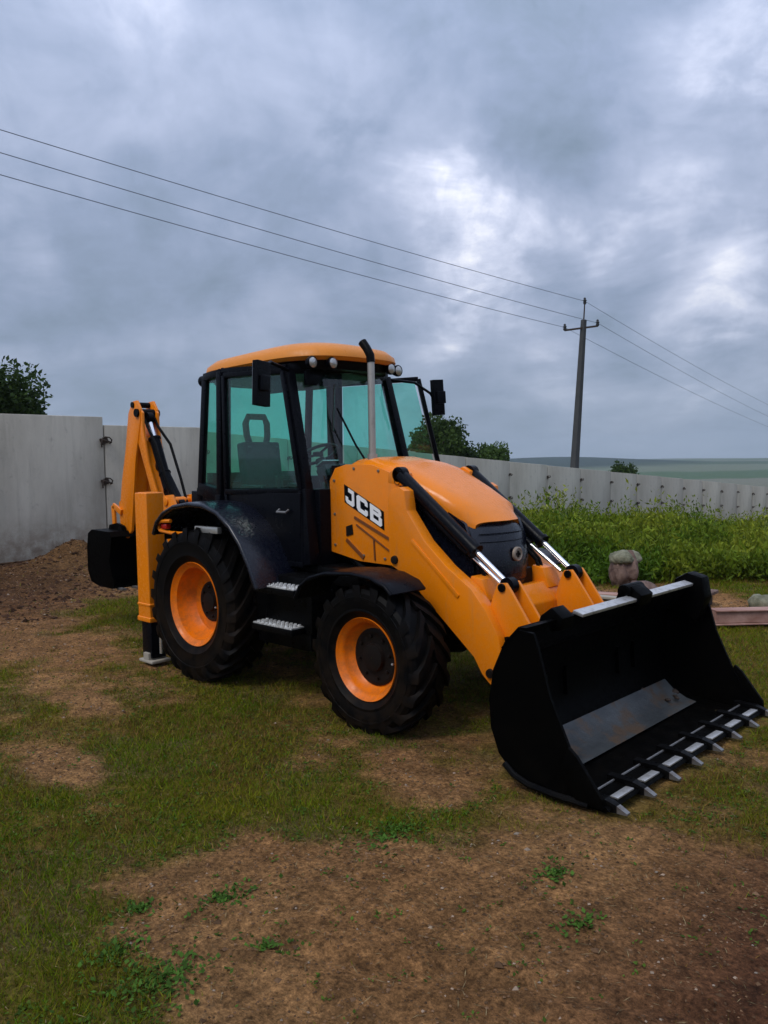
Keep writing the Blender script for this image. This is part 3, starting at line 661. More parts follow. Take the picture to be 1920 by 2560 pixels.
A0, A1 = at(1412, 826, 33) - PB, at(1494, 815, 33) - PB
mb = MB(); mb.bar(A0, A1, .07, .07); build('crossarm', mb, M['rust'], pole)
mb = MB(); top = at(1462, 756, 33) - PB; mb.tube([d_ * .93, d_ * .93 + (top - d_ * .93) * .5, top], [.035, .03, .025], 6); build('top_pin', mb, M['rust'], pole)
def insulator(p):
    mb = MB(); mb.lathe([(.02, -.14), (.05, -.12), (.075, -.05), (.045, -.03), (.085, .03), (.045, .06), (.05, .12), (.01, .15)], p, 12, 'z'); build('insulator', mb, M['pole'], pole)
I3 = [top + Vector((0, 0, .05)), A0 + Vector((0, 0, .12)), A1 + Vector((0, 0, .12))]
for p in I3: insulator(p)
def wire(a, b, sag, label, r=.011):
    mb = MB(); P = []
    for i in range(41):
        s_ = i / 40; p = a.lerp(b, s_); P.append(p + Vector((0, 0, -4 * sag * s_ * (1 - s_))))
    mb.tube(P, r, 5); o = build('power_wire', mb, M['wire'], None)
    return tag(o, label, 'wire', 'power line wires')
W = [PB + p for p in I3]
wire(W[0], at(-560, 150, 15), .12, 'uppermost wire running from the pole top to the left edge of the sky', .010)
wire(W[2], at(-560, 212, 15), .12, 'middle wire crossing the sky to the left from the right insulator', .010)
wire(W[1], at(-560, 275, 15), .12, 'lowest wire crossing the sky to the left from the left insulator', .010)
wire(W[0], at(2100, 1085, 90), .6, 'wire from the pole top down to the right', .008)
wire(W[2], at(2100, 1110, 90), .6, 'wire from the right insulator down to the right edge', .008)
wire(W[1], at(2100, 1128, 90), .6, 'lowest wire going right, from the left insulator', .008)

# ------------------------------------------------------------------ things lying behind the bucket
def beam(name, a, b, wd, ht, mat, label, cat, hollow=False):
    r = empty(name, a); mb = MB(); mb.bar((0, 0, ht / 2), Vector(b) - Vector(a) + Vector((0, 0, ht / 2)), wd, ht)
    o = build(name, mb, mat, None, bevel=.008, seg=2); bpy.data.objects.remove(r); o.location = a; return tag(o, label, cat)
# reddish box beam with rolled flanges
a = Vector((2.62, 4.06, .03)); b = Vector((4.9, 6.6, .0)); dv = b - a
mb = MB(); mb.bar((0, 0, .10), dv + Vector((0, 0, .10)), .14, .13); mb.bar((0, 0, .175), dv + Vector((0, 0, .175)), .19, .018); mb.bar((0, 0, .022), dv + Vector((0, 0, .022)), .19, .018)
o = build('steel_beam', mb, M['beam'], None, bevel=.004); o.location = a; tag(o, 'long reddish beam lying on grass right behind the bucket', 'beam')
beam('plank', (2.75, 6.35, gz(2.75, 6.35) + .10), (4.4, 7.6, gz(4.4, 7.6) + .10), .16, .04, M['board'], 'pale grey plank lying at the right edge above the reddish beam', 'plank')
beam('plank', (.35, 4.35, gz(.35, 4.35) + .12), (1.9, 4.7, gz(1.9, 4.7) + .10), .13, .035, M['board'], 'pale narrow plank lying between the orange linkage and the bucket bracket', 'plank')
beam('plank', (.15, 4.75, gz(.15, 4.75) + .05), (1.75, 5.2, gz(1.75, 5.2) + .06), .2, .05, M['beam'], 'brown plank lying just beyond the pale narrow one', 'plank')
# dark slab on a block
sl = empty('slab_stack', (1.92, 5.36, gz(1.92, 5.36))); mb = MB(); mb.box((0, 0, .07), (.24, .30, .14)); build('block', mb, M['rust'], sl, bevel=.02)
mb = MB(); mb.box((0, 0, .165), (.34, .42, .045), Matrix.Rotation(.05, 3, 'X')); build('slab', mb, M['stump'], sl, bevel=.008); tag(sl, 'dark flat slab resting on a block beside the reddish beam', 'slab')
# knotty stump with mossy cap
def lump(name, mat, c0, rad, parent, seed, amp=.25, zmin=-1., sub=3):
    bm = bmesh.new(); bmesh.ops.create_icosphere(bm, subdivisions=sub, radius=1); rs = np.random.default_rng(seed); o_ = rs.uniform(0, 50, 3)
    for v in bm.verts:
        p = np.array(v.co); n_ = float(fbm(np.array([p[0] * 1.7 + o_[0] + p[2]]), np.array([p[1] * 1.7 + o_[1] - p[2] * .6]), 1.0, 4, seed)[0]) - .5
        q = p * (1 + amp * 2 * n_); q[2] = max(q[2], zmin); v.co = Vector(q * np.array(rad)) + Vector(c0)
    me = bpy.data.meshes.new(name); bm.to_mesh(me); bm.free(); me.materials.append(mat)
    me.polygons.foreach_set('use_smooth', [True] * len(me.polygons)); return link(bpy.data.objects.new(name, me), parent)
st = empty('stump', (.36, 6.30, gz(.36, 6.30)))
lump('trunk_base', M['stump'], (0, 0, .20), (.21, .23, .30), st, 4, .55, sub=4); lump('mossy_cap', M['moss'], (.0, .0, .42), (.22, .24, .13), st, 9, .45, sub=4)
tag(st, 'knotty reddish stump with a grey mossy cap in front of the weeds', 'stump')
for i, (px, py, r_, lb) in enumerate([(1.0, 5.6, .16, 'brown lump of debris right of the stump'), (-.6, 5.3, .20, 'brown lump of debris left of the stump behind the orange linkage'), (2.6, 5.75, .13, 'grey rubble stone between slab and right edge')]):
    o = lump('rubble', M['stump'] if i < 2 else M['moss'], (0, 0, r_ * .4), (r_ * 1.4, r_ * 1.2, r_), None, 20 + i, .35); o.location = (px, py, gz(px, py)); tag(o, lb, 'rubble', 'rubble lumps by the weeds')

# ------------------------------------------------------------------ the backhoe loader
BH = empty('backhoe_loader', (0, 0, 0)); tag(BH, 'yellow and black wheeled backhoe loader with a toothed black front bucket', 'backhoe loader')
def P(name, mb, mat, parent=None, bevel=.006, seg=2, label=None, **k):
    o = build(name, mb, M[mat] if isinstance(mat, str) else mat, parent or BH, bevel=bevel, seg=seg, **k)
    if label: o['label'] = label
    return o

# wheels
def tyre_mesh(R, W, rr, nl, lug):
    """tyre centred at the origin, axle along y, half width W"""
    mb = MB(); prof = [(rr - .005, -W * .72), (rr + .03, -W * .86), (rr + (R - rr) * .18, -W * .92), (rr + (R - rr) * .20, -W * .955), (rr + (R - rr) * .25, -W * .955), (rr + (R - rr) * .27, -W * .945), (rr + (R - rr) * .45, -W), (rr + (R - rr) * .55, -W), (rr + (R - rr) * .56, -W * 1.02), (rr + (R - rr) * .60, -W * 1.02), (rr + (R - rr) * .61, -W * .995), (rr + (R - rr) * .72, -W * .98), (R - lug - .012, -W * .86), (R - lug - .002, -W * .6), (R - lug, 0)]
    prof = prof + [(r_, -h) for r_, h in prof[-2::-1]]
    mb.lathe(prof, (0, 0, 0), 72)
    for s_ in (-1, 1):
        for i in range(nl):
            th0 = 2 * PI * (i + (.5 if s_ > 0 else 0)) / nl; pts = []
            for k_, (yy, ro, ri, ww) in enumerate(((-.02, R, R - lug - .01, .034), (.33, R, R - lug - .01, .031), (.68, R - .004, R - lug - .012, .032), (.93, R - .018, R - lug - .03, .038), (1.015, R - .075, R - .10 - lug, .036))):
                yv = s_ * yy * W; tc_ = th0 - (.42 / R) * max(yy, 0) * .62
                for r_, hw in ((ri, ww * 1.25), (ro, ww)):
                    for sg in (-1, 1):
                        an = tc_ + sg * hw / R; pts.append((r_ * math.cos(an), yv, r_ * math.sin(an)))
            fs = []
            for k_ in range(4):
                o_ = k_ * 4; fs += [(o_ + 2, o_ + 3, o_ + 7, o_ + 6), (o_, o_ + 2, o_ + 6, o_ + 4), (o_ + 3, o_ + 1, o_ + 5, o_ + 7), (o_ + 1, o_, o_ + 4, o_ + 5)]
            fs += [(0, 1, 3, 2), (16, 18, 19, 17)]
            mb.add(pts, fs)
    return mb
def wheel(name, x, y, z, R, W, rr, nl, side, dish, hubr, hubout, label):
    """side -1: outer face towards -y"""
    mb = MB(); s_ = side
    e = W * .80
    prof = [(rr * .30, s_ * (e - dish - .0)), (rr * .62, s_ * (e - dish + .005)), (rr * .72, s_ * (e - dish * .97)), (rr * .80, s_ * (e - dish * .75)), (rr * .86, s_ * (e - dish * .42)), (rr * .875, s_ * (e - .035)), (rr * .93, s_ * (e - .022)), (rr * .965, s_ * (e - .010)), (rr * .985, s_ * (e)), (rr * 1.0, s_ * (e + .004)), (rr * 1.01, s_ * (e - .006)), (rr * 1.0, s_ * (e - .03)),
            (rr * .96, s_ * (e - .05)), (rr * .96, -s_ * e), (rr * 1.0, -s_ * e), (rr * .9, -s_ * (e - .02)), (rr * .85, 0)]
    mb.lathe(prof, (0, 0, 0), 64)
    w_ = P(name, mb, 'rim', bevel=0, angle=50); w_.location = (x, y, z); w_['label'] = label
    t_ = P('tyre', tyre_mesh(R, W, rr, nl, .034), 'rubber', w_, bevel=0, angle=30)
    h = MB(); yo = s_ * (e - dish)
    h.lathe([(hubr * 1.12, yo - s_ * .02), (hubr * 1.12, yo + s_ * .012), (hubr, yo + s_ * .02), (hubr * .96, yo + s_ * (hubout * .9)), (hubr * .55, yo + s_ * hubout), (hubr * .5, yo + s_ * (hubout + .03)), (hubr * .3, yo + s_ * (hubout + .035)), (.004, yo + s_ * (hubout + .035))], (0, 0, 0), 32)
    P('hub', h, 'hub', w_, bevel=0)
    n0 = None
    for i in range(8):
        a_ = 2 * PI * i / 8 + .2; cx, cz = math.cos(a_) * hubr * .82, math.sin(a_) * hubr * .82
        if n0 is None:
            nb = MB(); nb.lathe([(.012, yo + s_ * .01), (.012, yo + s_ * .036), (.001, yo + s_ * .038)], (0, 0, 0), 6); n0 = P('wheel_nut', nb, 'hub', w_, bevel=0); q_ = n0
        else: q_ = link(n0.copy(), w_)
        q_.location = (cx, 0, cz)
    v = MB(); v.tube([(rr * .86, s_ * (e - .03), 0), (rr * .90, s_ * (e + .0), .01)], .008, 6); P('valve', v, 'steel', w_, bevel=0); 
    return w_
wheel('rear_wheel', 0, -.905, .695, .705, .215, .380, 22, -1, .21, .165, .02, 'near rear wheel with deep dished orange rim')
wheel('rear_wheel', 0, .905, .695, .705, .215, .380, 22, 1, .21, .165, .02, 'far rear wheel')
wheel('front_wheel', 2.17, -.905, .528, .562, .185, .303, 18, -1, .125, .190, .02, 'near front wheel with orange rim and black hub')
wheel('front_wheel', 2.17, .905, .528, .562, .185, .303, 18, 1, .125, .190, .02, 'far front wheel')

# chassis, axles, engine bay
mb = MB(); mb.box((1.0, 0, .74), (2.9, .62, .40)); mb.box((.95, 0, 1.02), (1.5, 1.30, .14)); mb.box((-.75, 0, .88), (.9, .9, .55)); mb.box((2.35, 0, .86), (.75, .56, .5))
P('chassis', mb, 'black', bevel=.02)
mb = MB(); mb.tube([(0, -.72, .695), (0, -.25, .695), (0, 0, .70), (0, .25, .695), (0, .72, .695)], [.11, .13, .22, .13, .11], 20); P('rear_axle', mb, 'black', bevel=0)
mb = MB(); mb.tube([(2.17, -.74, .52), (2.17, -.3, .54), (2.17, 0, .56), (2.17, .3, .54), (2.17, .74, .52)], [.08, .09, .17, .09, .08], 20); mb.box((2.17, -.68, .52), (.22, .10, .26)); mb.box((2.17, .68, .52), (.22, .10, .26)); P('front_axle', mb, 'black', bevel=.0)
mb = MB(); mb.box((1.75, 0, 1.16), (1.15, .72, .34)); mb.box((1.5, -.30, .85), (.5, .22, .4)); mb.tube([(1.35, -.42, 1.2), (1.6, -.44, 1.05), (1.9, -.42, 1.10)], .04, 10); mb.tube([(1.35, -.40, .95), (1.7, -.43, .90), (2.0, -.40, .98)], .03, 10)
P('engine', mb, 'black', bevel=.01)
# tank boxes with steps
for s_ in (-1, 1):
    mb = MB(); mb.box((1.02, s_ * .70, .80), (.78, .38, .46)); mb.box((1.02, s_ * .72, .50), (.70, .30, .16))
    tk = P('side_tank', mb, 'black', bevel=.03)
    for zz, xx in ((.955, 1.11), (.635, 1.07)):
        mb = MB(); mb.box((xx, s_ * .955, zz - .035), (.52, .17, .05)); 
        stp = P('step', mb, 'black', bevel=.006); mb = MB(); mb.box((xx, s_ * .955, zz - .004), (.50, .15, .01))
        for i in range(9):
            for j in range(3): mb.lathe([(.016, 0), (.012, .014), (.009, .014)], (xx - .21 + i * .0525, s_ * .955 + (j - 1) * .045, zz + .001), 6, 'z')
        P('tread', mb, 'plate', stp, bevel=0)
        mb = MB()
        for xo in (-.24, .24): mb.bar((xx + xo, s_ * .88, zz - .05), (xx + xo * .95, s_ * .86, zz + .16 if zz < .8 else zz - .01), .02, .05)
        P('bracket', mb, 'black', stp, bevel=0)

# fenders
for s_ in (-1, 1):
    path = [(-.56, 1.30), (-.50, 1.41), (-.38, 1.50), (-.20, 1.565), (.05, 1.595), (.28, 1.585), (.48, 1.53), (.66, 1.42), (.80, 1.28), (.92, 1.10), (1.00, .93)]
    mb = MB(); ya, yb = s_ * 1.13, s_ * .64
    mb.sheet(path, min(ya, yb), max(ya, yb), .028)
    # rolled outer lip
    for (a_, b_) in zip(path[:-1], path[1:]): pass
    lip = [(x_, ya, z_ - .0) for x_, z_ in path]; mb.tube([(x_, ya - s_ * .004, z_ + .006) for x_, z_ in path], .022, 8)
    # inner wall up to the cab
    inner = [(x_, z_) for x_, z_ in path]; mb.prism(inner + [(1.0, .93), (.4, .90), (-.5, 1.15)], s_ * .60, s_ * .635)
    P('rear_fender', mb, 'plastic', bevel=.006, angle=40)
    path = [(1.47, .90), (1.53, 1.00), (1.64, 1.075), (1.82, 1.125), (2.10, 1.145), (2.30, 1.13), (2.44, 1.085), (2.50, 1.03)]
    mb = MB(); ya, yb = s_ * 1.11, s_ * .76; mb.sheet(path, min(ya, yb), max(ya, yb), .02); mb.tube([(x_, ya, z_ + .004) for x_, z_ in path], .015, 8)
    mb.bar((2.17, s_ * .66, .62), (2.15, s_ * .74, 1.14), .06, .05)
    P('front_fender', mb, 'trim', bevel=.004, angle=40)
# rear lamp brackets under the fender tips
for s_ in (-1, 1):
    mb = MB(); mb.tube([(-.30, s_ * 1.10, 1.44), (-.46, s_ * 1.11, 1.435), (-.53, s_ * 1.10, 1.40), (-.50, s_ * 1.09, 1.345), (-.34, s_ * 1.07, 1.325), (.05, s_ * 1.04, 1.33)], [.018, .02, .02, .02, .018, .014], 8)
    br = P('lamp_bracket', mb, 'yellow', bevel=0)
    mb = MB(); mb.box((.18, s_ * 1.02, 1.375), (.36, .05, .06)); P('lamp', mb, 'lens', br, bevel=.012)
    mb = MB(); mb.box((-.42, s_ * 1.08, 1.385), (.10, .05, .05)); P('tail_lamp', mb, 'red', br, bevel=.01)

# cab --------------------------------------------------------------
CB = {'R': ((-.33, .65, 2.78), (-.43, .67, 1.72)), 'B': ((.00, .68, 2.80), (-.02, .70, 1.66)), 'A': ((.84, .600, 2.76), (1.10, .645, 1.72))}
def cp(k, s_, f):
    a_, b_ = CB[k]; v = Vector(a_).lerp(Vector(b_), f); return Vector((v.x, v.y * s_, v.z))
mb = MB()
for s_ in (-1, 1):
    for k, w0, w1 in (('R', .05, .06), ('B', .12, .15), ('A', .085, .11)):
        a_ = cp(k, s_, 0); b_ = cp(k, s_, 1); 
        ext = (b_ - a_) * (.62 if k == 'A' else (.72 if k == 'B' else .1))
        if k == 'A': ext = Vector((.08, s_ * .03, -.62))
        mb.bar(a_, b_, .075, w0, up=(0, 1, 0)); mb.bar(b_ - (b_ - a_) * .01, b_ + ext, .08, w1, up=(0, 1, 0))
    mb.bar(cp('R', s_, 0), cp('B', s_, 0), .07, .07); mb.bar(cp('B', s_, 0), cp('A', s_, 0), .07, .08)
    mb.bar(cp('R', s_, 1), cp('B', s_, 1), .08, .12)
    mb.prism([(-.60, 1.20), (-.58, 1.70), (-.05, 1.68), (.02, 1.05)], s_ * .60, s_ * .69)
mb.bar(cp('R', -1, 0), cp('R', 1, 0), .08, .09); mb.bar(cp('R', -1, 1), cp('R', 1, 1), .08, .12)
mb.bar(cp('A', -1, 0), (1.00, 0, 2.79), .07, .09); mb.bar((1.00, 0, 2.79), cp('A', 1, 0), .07, .09)
mb.box((.35, 0, 1.06), (1.7, 1.24, .08)); mb.box((-.35, 0, 1.30), (.45, 1.22, .45)); mb.box((1.12, 0, 1.40), (.18, 1.20, .66))
CAB = P('cab_frame', mb, 'trim', bevel=.012)
def pane(name, q, parent=CAB, th=.008):
    q = [Vector(v) for v in q]; n_ = (q[1] - q[0]).cross(q[2] - q[0]).normalized() * th; m = len(q)
    mb = MB(); mb.add([v for v in q] + [v + n_ for v in q], [tuple(range(m)), tuple(range(2 * m - 1, m - 1, -1))] + [(i, (i + 1) % m, (i + 1) % m + m, i + m) for i in range(m)])
    return P(name, mb, 'glass', parent, bevel=0, smooth=False)
# roof
def ring(hw_r, hw_f, xr, xf, z_, n=72, bulge=.07, ex=4.0):
    pts = []
    for i in range(n):
        a_ = 2 * PI * i / n; ca, sa = math.cos(a_), math.sin(a_)
        u_ = math.copysign(abs(ca) ** (2 / ex), ca); v_ = math.copysign(abs(sa) ** (2 / ex), sa)
        x_ = (xr + xf) / 2 + u_ * (xf - xr) / 2; f_ = (u_ + 1) / 2; hw = hw_r + (hw_f - hw_r) * f_ ** 1.6
        pts.append((x_ + bulge * max(0, u_) * (1 - v_ * v_), v_ * hw, z_ + .04 * sstep(.0, 1., f_)))
    return pts
mb = MB(); rings = [ring(.60, .50, -.42, 1.02, 2.79), ring(.70, .60, -.49, 1.12, 2.79), ring(.73, .625, -.51, 1.145, 2.82), ring(.72, .615, -.50, 1.135, 2.865), ring(.66, .56, -.42, 1.07, 2.92), ring(.50, .44, -.25, .90, 2.965), ring(.3, .25, -.05, .65, 2.985)]
n = 72
for r_ in rings: mb.v += r_
for k_ in range(len(rings) - 1): mb.f += [(k_ * n + i, k_ * n + (i + 1) % n, (k_ + 1) * n + (i + 1) % n, (k_ + 1) * n + i) for i in range(n)]
mb.f += [tuple(range(n)), tuple(range(len(rings) * n - 1, (len(rings) - 1) * n - 1, -1))]; mb.mi = [0] * len(mb.f)
ROOF = P('cab_roof', mb, 'roofpaint', bevel=0, angle=40)
mb = MB(); rr_ = [ring(.67, .57, -.46, 1.09, 2.792), ring(.66, .55, -.45, 1.06, 2.715)]
for r_ in rr_: mb.v += r_
mb.f += [(i, (i + 1) % n, n + (i + 1) % n, n + i) for i in range(n)] + [tuple(range(n)), tuple(range(2 * n - 1, n - 1, -1))]; mb.mi = [0] * len(mb.f)
P('roof_liner', mb, 'trim', ROOF, bevel=0)
mb = MB(); mb.box((.15, 0, 2.98), (.34, .30, .05)); P('roof_hatch', mb, 'roofpaint', ROOF, bevel=.02)
for s_ in (-1, 1):
    for yy, xx in ((.53, 1.06), (.36, 1.13)):
        mb = MB(); mb.lathe([(.005, -.05), (.038, -.04), (.054, 0), (.054, .02), (.048, .028)], (xx, s_ * yy, 2.80), 20, 'x')
        wl = P('work_lamp', mb, 'trim', ROOF, bevel=0); mb = MB(); mb.lathe([(.046, .022), (.034, .031), (.001, .035)], (xx, s_ * yy, 2.80), 20, 'x'); P('lens', mb, 'lens', wl, bevel=0)
    mb = MB(); mb.lathe([(.005, .05), (.045, .04), (.055, 0), (.055, -.02), (.001, -.03)], (-.56, s_ * .52, 2.77), 16, 'x'); P('work_lamp', mb, 'trim', ROOF, bevel=0)

# glass
def inset(k1, k2, s_, f0, f1, m=.04, yo=.0):
    a_ = cp(k1, s_, f0); b_ = cp(k2, s_, f0); c_ = cp(k2, s_, f1); d__ = cp(k1, s_, f1)
    return [a_.lerp(b_, m), a_.lerp(b_, 1 - m), d__.lerp(c_, 1 - m), d__.lerp(c_, m)]
for s_ in (-1, 1): pane('quarter_window', inset('R', 'B', s_, .03, .97, .05))
pane('rear_window', [cp('R', -1, .02) + Vector((0, .05, 0)), cp('R', 1, .02) - Vector((0, .05, 0)), cp('R', 1, .98) - Vector((0, .05, 0)), cp('R', -1, .98) + Vector((0, .05, 0))])
# curved windscreen
a_ = cp('A', -1, .02); b_ = cp('A', -1, 1.0); mb = MB(); cols = 17; vs = []
for i in range(cols):
    s_ = i / (cols - 1) * 2 - 1
    bul = (1 - s_ * s_) * .15
    vs.append((a_.x + .01 + bul, s_ * (.600 - .03), a_.z)); vs.append((b_.x + .01 + bul, s_ * (.645 - .03), b_.z - .05))
mb.add(vs, [(2 * i, 2 * i + 2, 2 * i + 3, 2 * i + 1) for i in range(cols - 1)])
o = P('windscreen', mb, 'glass', CAB, bevel=0)
# doors
def door(name, s_, ang, label):
    """hinged on the B post; ang opens it outwards"""
    hinge = Vector((.075, s_ * .715, 0)); d = empty(name, hinge); bpy.data.objects.remove(d)
    ex = .06 if s_ > 0 else 0; top0, top1 = Vector((0, 0, 2.76)), Vector((.75 + ex, -s_ * .075, 2.74 + ex)); bot1 = Vector((1.00 + ex, -s_ * .035, 1.72)); bot0 = Vector((-.01, 0, 1.70)); low1 = Vector((1.05 + ex, -s_ * .02, 1.10)); low0 = Vector((.02, 0, 1.12))
    rm = Matrix.Rotation(s_ * ang, 3, 'Z'); T = lambda v: hinge + rm @ (v if isinstance(v, Vector) else Vector(v))
    mb = MB(); u = rm @ Vector((0, 1, 0))
    for p0, p1, w_ in ((top0, bot0, .06), (bot0, low0, .06), (top0, top1, .06), (top1, bot1, .06), (bot1, low1, .07), (low0, low1, .08), (bot0, bot1, .07)):
        mb.bar(T(p0), T(p1), .045, w_ * (1.25 if s_ > 0 else 1), up=tuple(u))
    if s_ < 0: mb.box(T((.52, 0, 1.41)), (1.02, .03, .58), rm)
    else: mb.box(T((.52, 0, 1.36)), (1.00, .03, .45), rm)
    f = P(name, mb, 'trim', bevel=.008, label=label)
    o_ = rm @ Vector((0, s_ * .004, 0))
    q = [top0 + Vector((.03, 0, -.03)), top1 + Vector((-.04, 0, -.03)), bot1 + Vector((-.05, 0, .03)), bot0 + Vector((.04, 0, .03))]
    pane('door_glass', [T(v) + o_ for v in q], f)
    mb = MB(); mb.tube([T((.90, s_ * .03, 1.56)), T((.90, s_ * .06, 1.54)), T((.78, s_ * .06, 1.54)), T((.78, s_ * .03, 1.56))], .011, 8); P('handle', mb, 'steel', f, bevel=0)
    return f
door('cab_door', -1, 0, 'closed near side door with green glass'); door('cab_door', 1, math.radians(48), 'far side door swung open')
mb = MB(); mb.lathe([(.022, 0), (.022, .012), (.001, .014)], (0, 0, 0), 12); 
# mirrors
for s_ in (-1, 1):
    mb = MB(); 
    if s_ < 0: mb.tube([(.86, -.60, 2.74), (.98, -.90, 2.78), (1.03, -1.06, 2.72), (1.14, -1.12, 2.56)], .016, 8)
    else: mb.tube([(.86, .60, 2.74), (.95, .90, 2.72), (1.02, 1.05, 2.62), (1.03, 1.10, 2.56)], .014, 8)
    r3 = Matrix.Rotation(s_ * -.25, 3, 'Z') @ Matrix.Rotation(.06 * s_, 3, 'X'); c3 = Vector((1.16 if s_ < 0 else 1.04, s_ * 1.14, 2.58))
    mw = .165 if s_ < 0 else .125; mb.box(c3, (.055, mw, .35), r3); mb.box(c3 + Vector((.04, 0, .0)), (.04, .10, .12), r3)
    mi = P('side_mirror', mb, 'trim', bevel=.018, seg=3)
    mb = MB(); mb.box(c3 + r3 @ Vector((-.031, 0, 0)), (.006, mw - .02, .32), r3); P('mirror_glass', mb, 'chrome', mi, bevel=.0)
mb = MB(); mb.box((.62, -.60, 2.64), (.52, .02, .15)); mb.box((.95, -.30, 2.68), (.03, .42, .12)); P('sun_visor', mb, 'trim', bevel=.005)

# interior
mb = MB(); mb.box((-.12, 0, 1.28), (.46, .46, .34)); mb.box((-.10, 0, 1.52), (.52, .50, .14)); mb.box((-.36, 0, 1.86), (.13, .46, .62), Matrix.Rotation(-.12, 3, 'Y'))
mb.box((-.10, -.30, 1.72), (.36, .07, .06)); mb.box((-.10, .30, 1.72), (.36, .07, .06))
SEAT = P('seat', mb, 'seat', bevel=.045, seg=3)
mb = MB(); mb.tube([(-.40, -.10, 2.14), (-.41, -.13, 2.24), (-.42, -.135, 2.36), (-.42, -.10, 2.43), (-.42, .10, 2.43), (-.42, .135, 2.36), (-.41, .13, 2.24), (-.40, .10, 2.14)], .034, 8); P('headrest', mb, 'seat', SEAT, bevel=0)
mb = MB(); rot = Matrix.Rotation(math.radians(-28), 3, 'Y'); c0 = Vector((.52, 0, 2.03)); mb.tube([c0 + rot @ Vector((.19 * math.cos(a_), .19 * math.sin(a_), 0)) for a_ in np.linspace(0, 2 * PI, 33)], .015, 8, cap=False)
for a_ in (0, 2.1, 4.2): mb.tube([c0, c0 + rot @ Vector((.18 * math.cos(a_), .18 * math.sin(a_), 0))], .012, 6)
mb.lathe([(.05, -.02), (.05, .02), (.001, .03)], c0, 16, 'z')
P('steering_wheel', mb, 'inner', bevel=0)
mb = MB(); mb.tube([(.78, 0, 1.2), (.68, 0, 1.65), (.55, 0, 1.99)], [.09, .075, .05], 12); mb.box((.80, 0, 1.42), (.22, .34, .42)); mb.box((.74, -.02, 1.86), (.14, .26, .12), rot)
P('steering_column', mb, 'inner', bevel=.02)
mb = MB(); mb.box((.71, -.06, 1.945), (.12, .20, .01), rot); P('instrument_panel', mb, 'lens', bevel=0)
mb = MB(); mb.box((.25, -.48, 1.50), (.70, .16, .22)); mb.box((.02, .50, 1.62), (.9, .18, .40)); mb.box((-.46, 0, 1.62), (.10, 1.1, .50))
for yy in (-.46, -.40, .48): mb.tube([(.45, yy, 1.6), (.47, yy, 1.78), (.46, yy + .01, 1.84)], [.009, .009, .02], 8)
mb.tube([(-.32, -.18, 1.8), (-.33, -.18, 2.05), (-.30, -.17, 2.12)], [.01, .01, .022], 8); mb.tube([(-.32, .18, 1.8), (-.33, .18, 2.05), (-.30, .17, 2.12)], [.01, .01, .022], 8)
P('console', mb, 'inner', bevel=.02)

mb = MB(); mb.tube([(1.30, -.05, 1.86), (1.24, -.20, 2.10), (1.15, -.33, 2.42)], .009, 6); mb.bar((1.19, -.42, 2.22), (1.09, -.30, 2.62), .012, .03); P('wiper', mb, 'trim', CAB, bevel=0)
# exhaust
mb = MB(); mb.tube([(1.49, -.25, 1.86), (1.49, -.25, 2.82)], .030, 16); mb.tube([(1.49, -.25, 1.90), (1.49, -.25, 2.02)], .042, 16)
EX = P('exhaust_pipe', mb, 'exhaust', bevel=0)
mb = MB(); mb.tube([(1.49, -.25, 2.78), (1.485, -.25, 2.84), (1.45, -.255, 2.90), (1.405, -.26, 2.955)], [.036, .036, .036, .038], 14); P('exhaust_tip', mb, 'black', EX, bevel=0)

# hood ---------------------------------------------------------------
secs = [(1.17, .415, 1.86, 1.45), (1.24, .44, 1.935, 1.42), (1.36, .45, 1.985, 1.40), (1.55, .45, 1.995, 1.40), (1.85, .435, 1.945, 1.55), (2.05, .41, 1.87, 1.64), (2.30, .375, 1.745, 1.56), (2.50, .345, 1.63, 1.49), (2.62, .32, 1.55, 1.455), (2.69, .28, 1.49, 1.44)]
mb = MB(); ns = 25
for xx, hw, zt, zl in secs:
    for i in range(ns):
        a_ = PI * (i / (ns - 1)) ; ca, sa = math.cos(a_), math.sin(a_); e_ = .40
        yy = -math.copysign(abs(ca) ** e_, ca) * hw; zz = zl + (zt - zl) * abs(sa) ** (.52)
        xo = -.10 * (abs(yy) / hw) ** 2 if xx > 2.5 else 0
        mb.v.append((xx + xo, yy, zz))
for k_ in range(len(secs) - 1): mb.f += [(k_ * ns + i, k_ * ns + i + 1, (k_ + 1) * ns + i + 1, (k_ + 1) * ns + i) for i in range(ns - 1)]
mb.f += [tuple(range(ns)), tuple(range(len(secs) * ns - 1, (len(secs) - 1) * ns - 1, -1))]; mb.mi = [0] * len(mb.f)
HOOD = P('hood', mb, 'yellow', bevel=0, angle=45)
mb = MB(); mb.add([(1.12, -.40, 1.3), (1.12, .40, 1.3), (1.12, .40, 1.90), (1.12, -.40, 1.90), (1.2, -.46, 1.3), (1.2, .46, 1.3), (1.2, .455, 1.93), (1.2, -.455, 1.93)], [(0, 1, 2, 3), (7, 6, 5, 4), (0, 4, 5, 1), (1, 5, 6, 2), (2, 6, 7, 3), (3, 7, 4, 0)]); P('hood_seal', mb, 'trim', HOOD, bevel=.01)
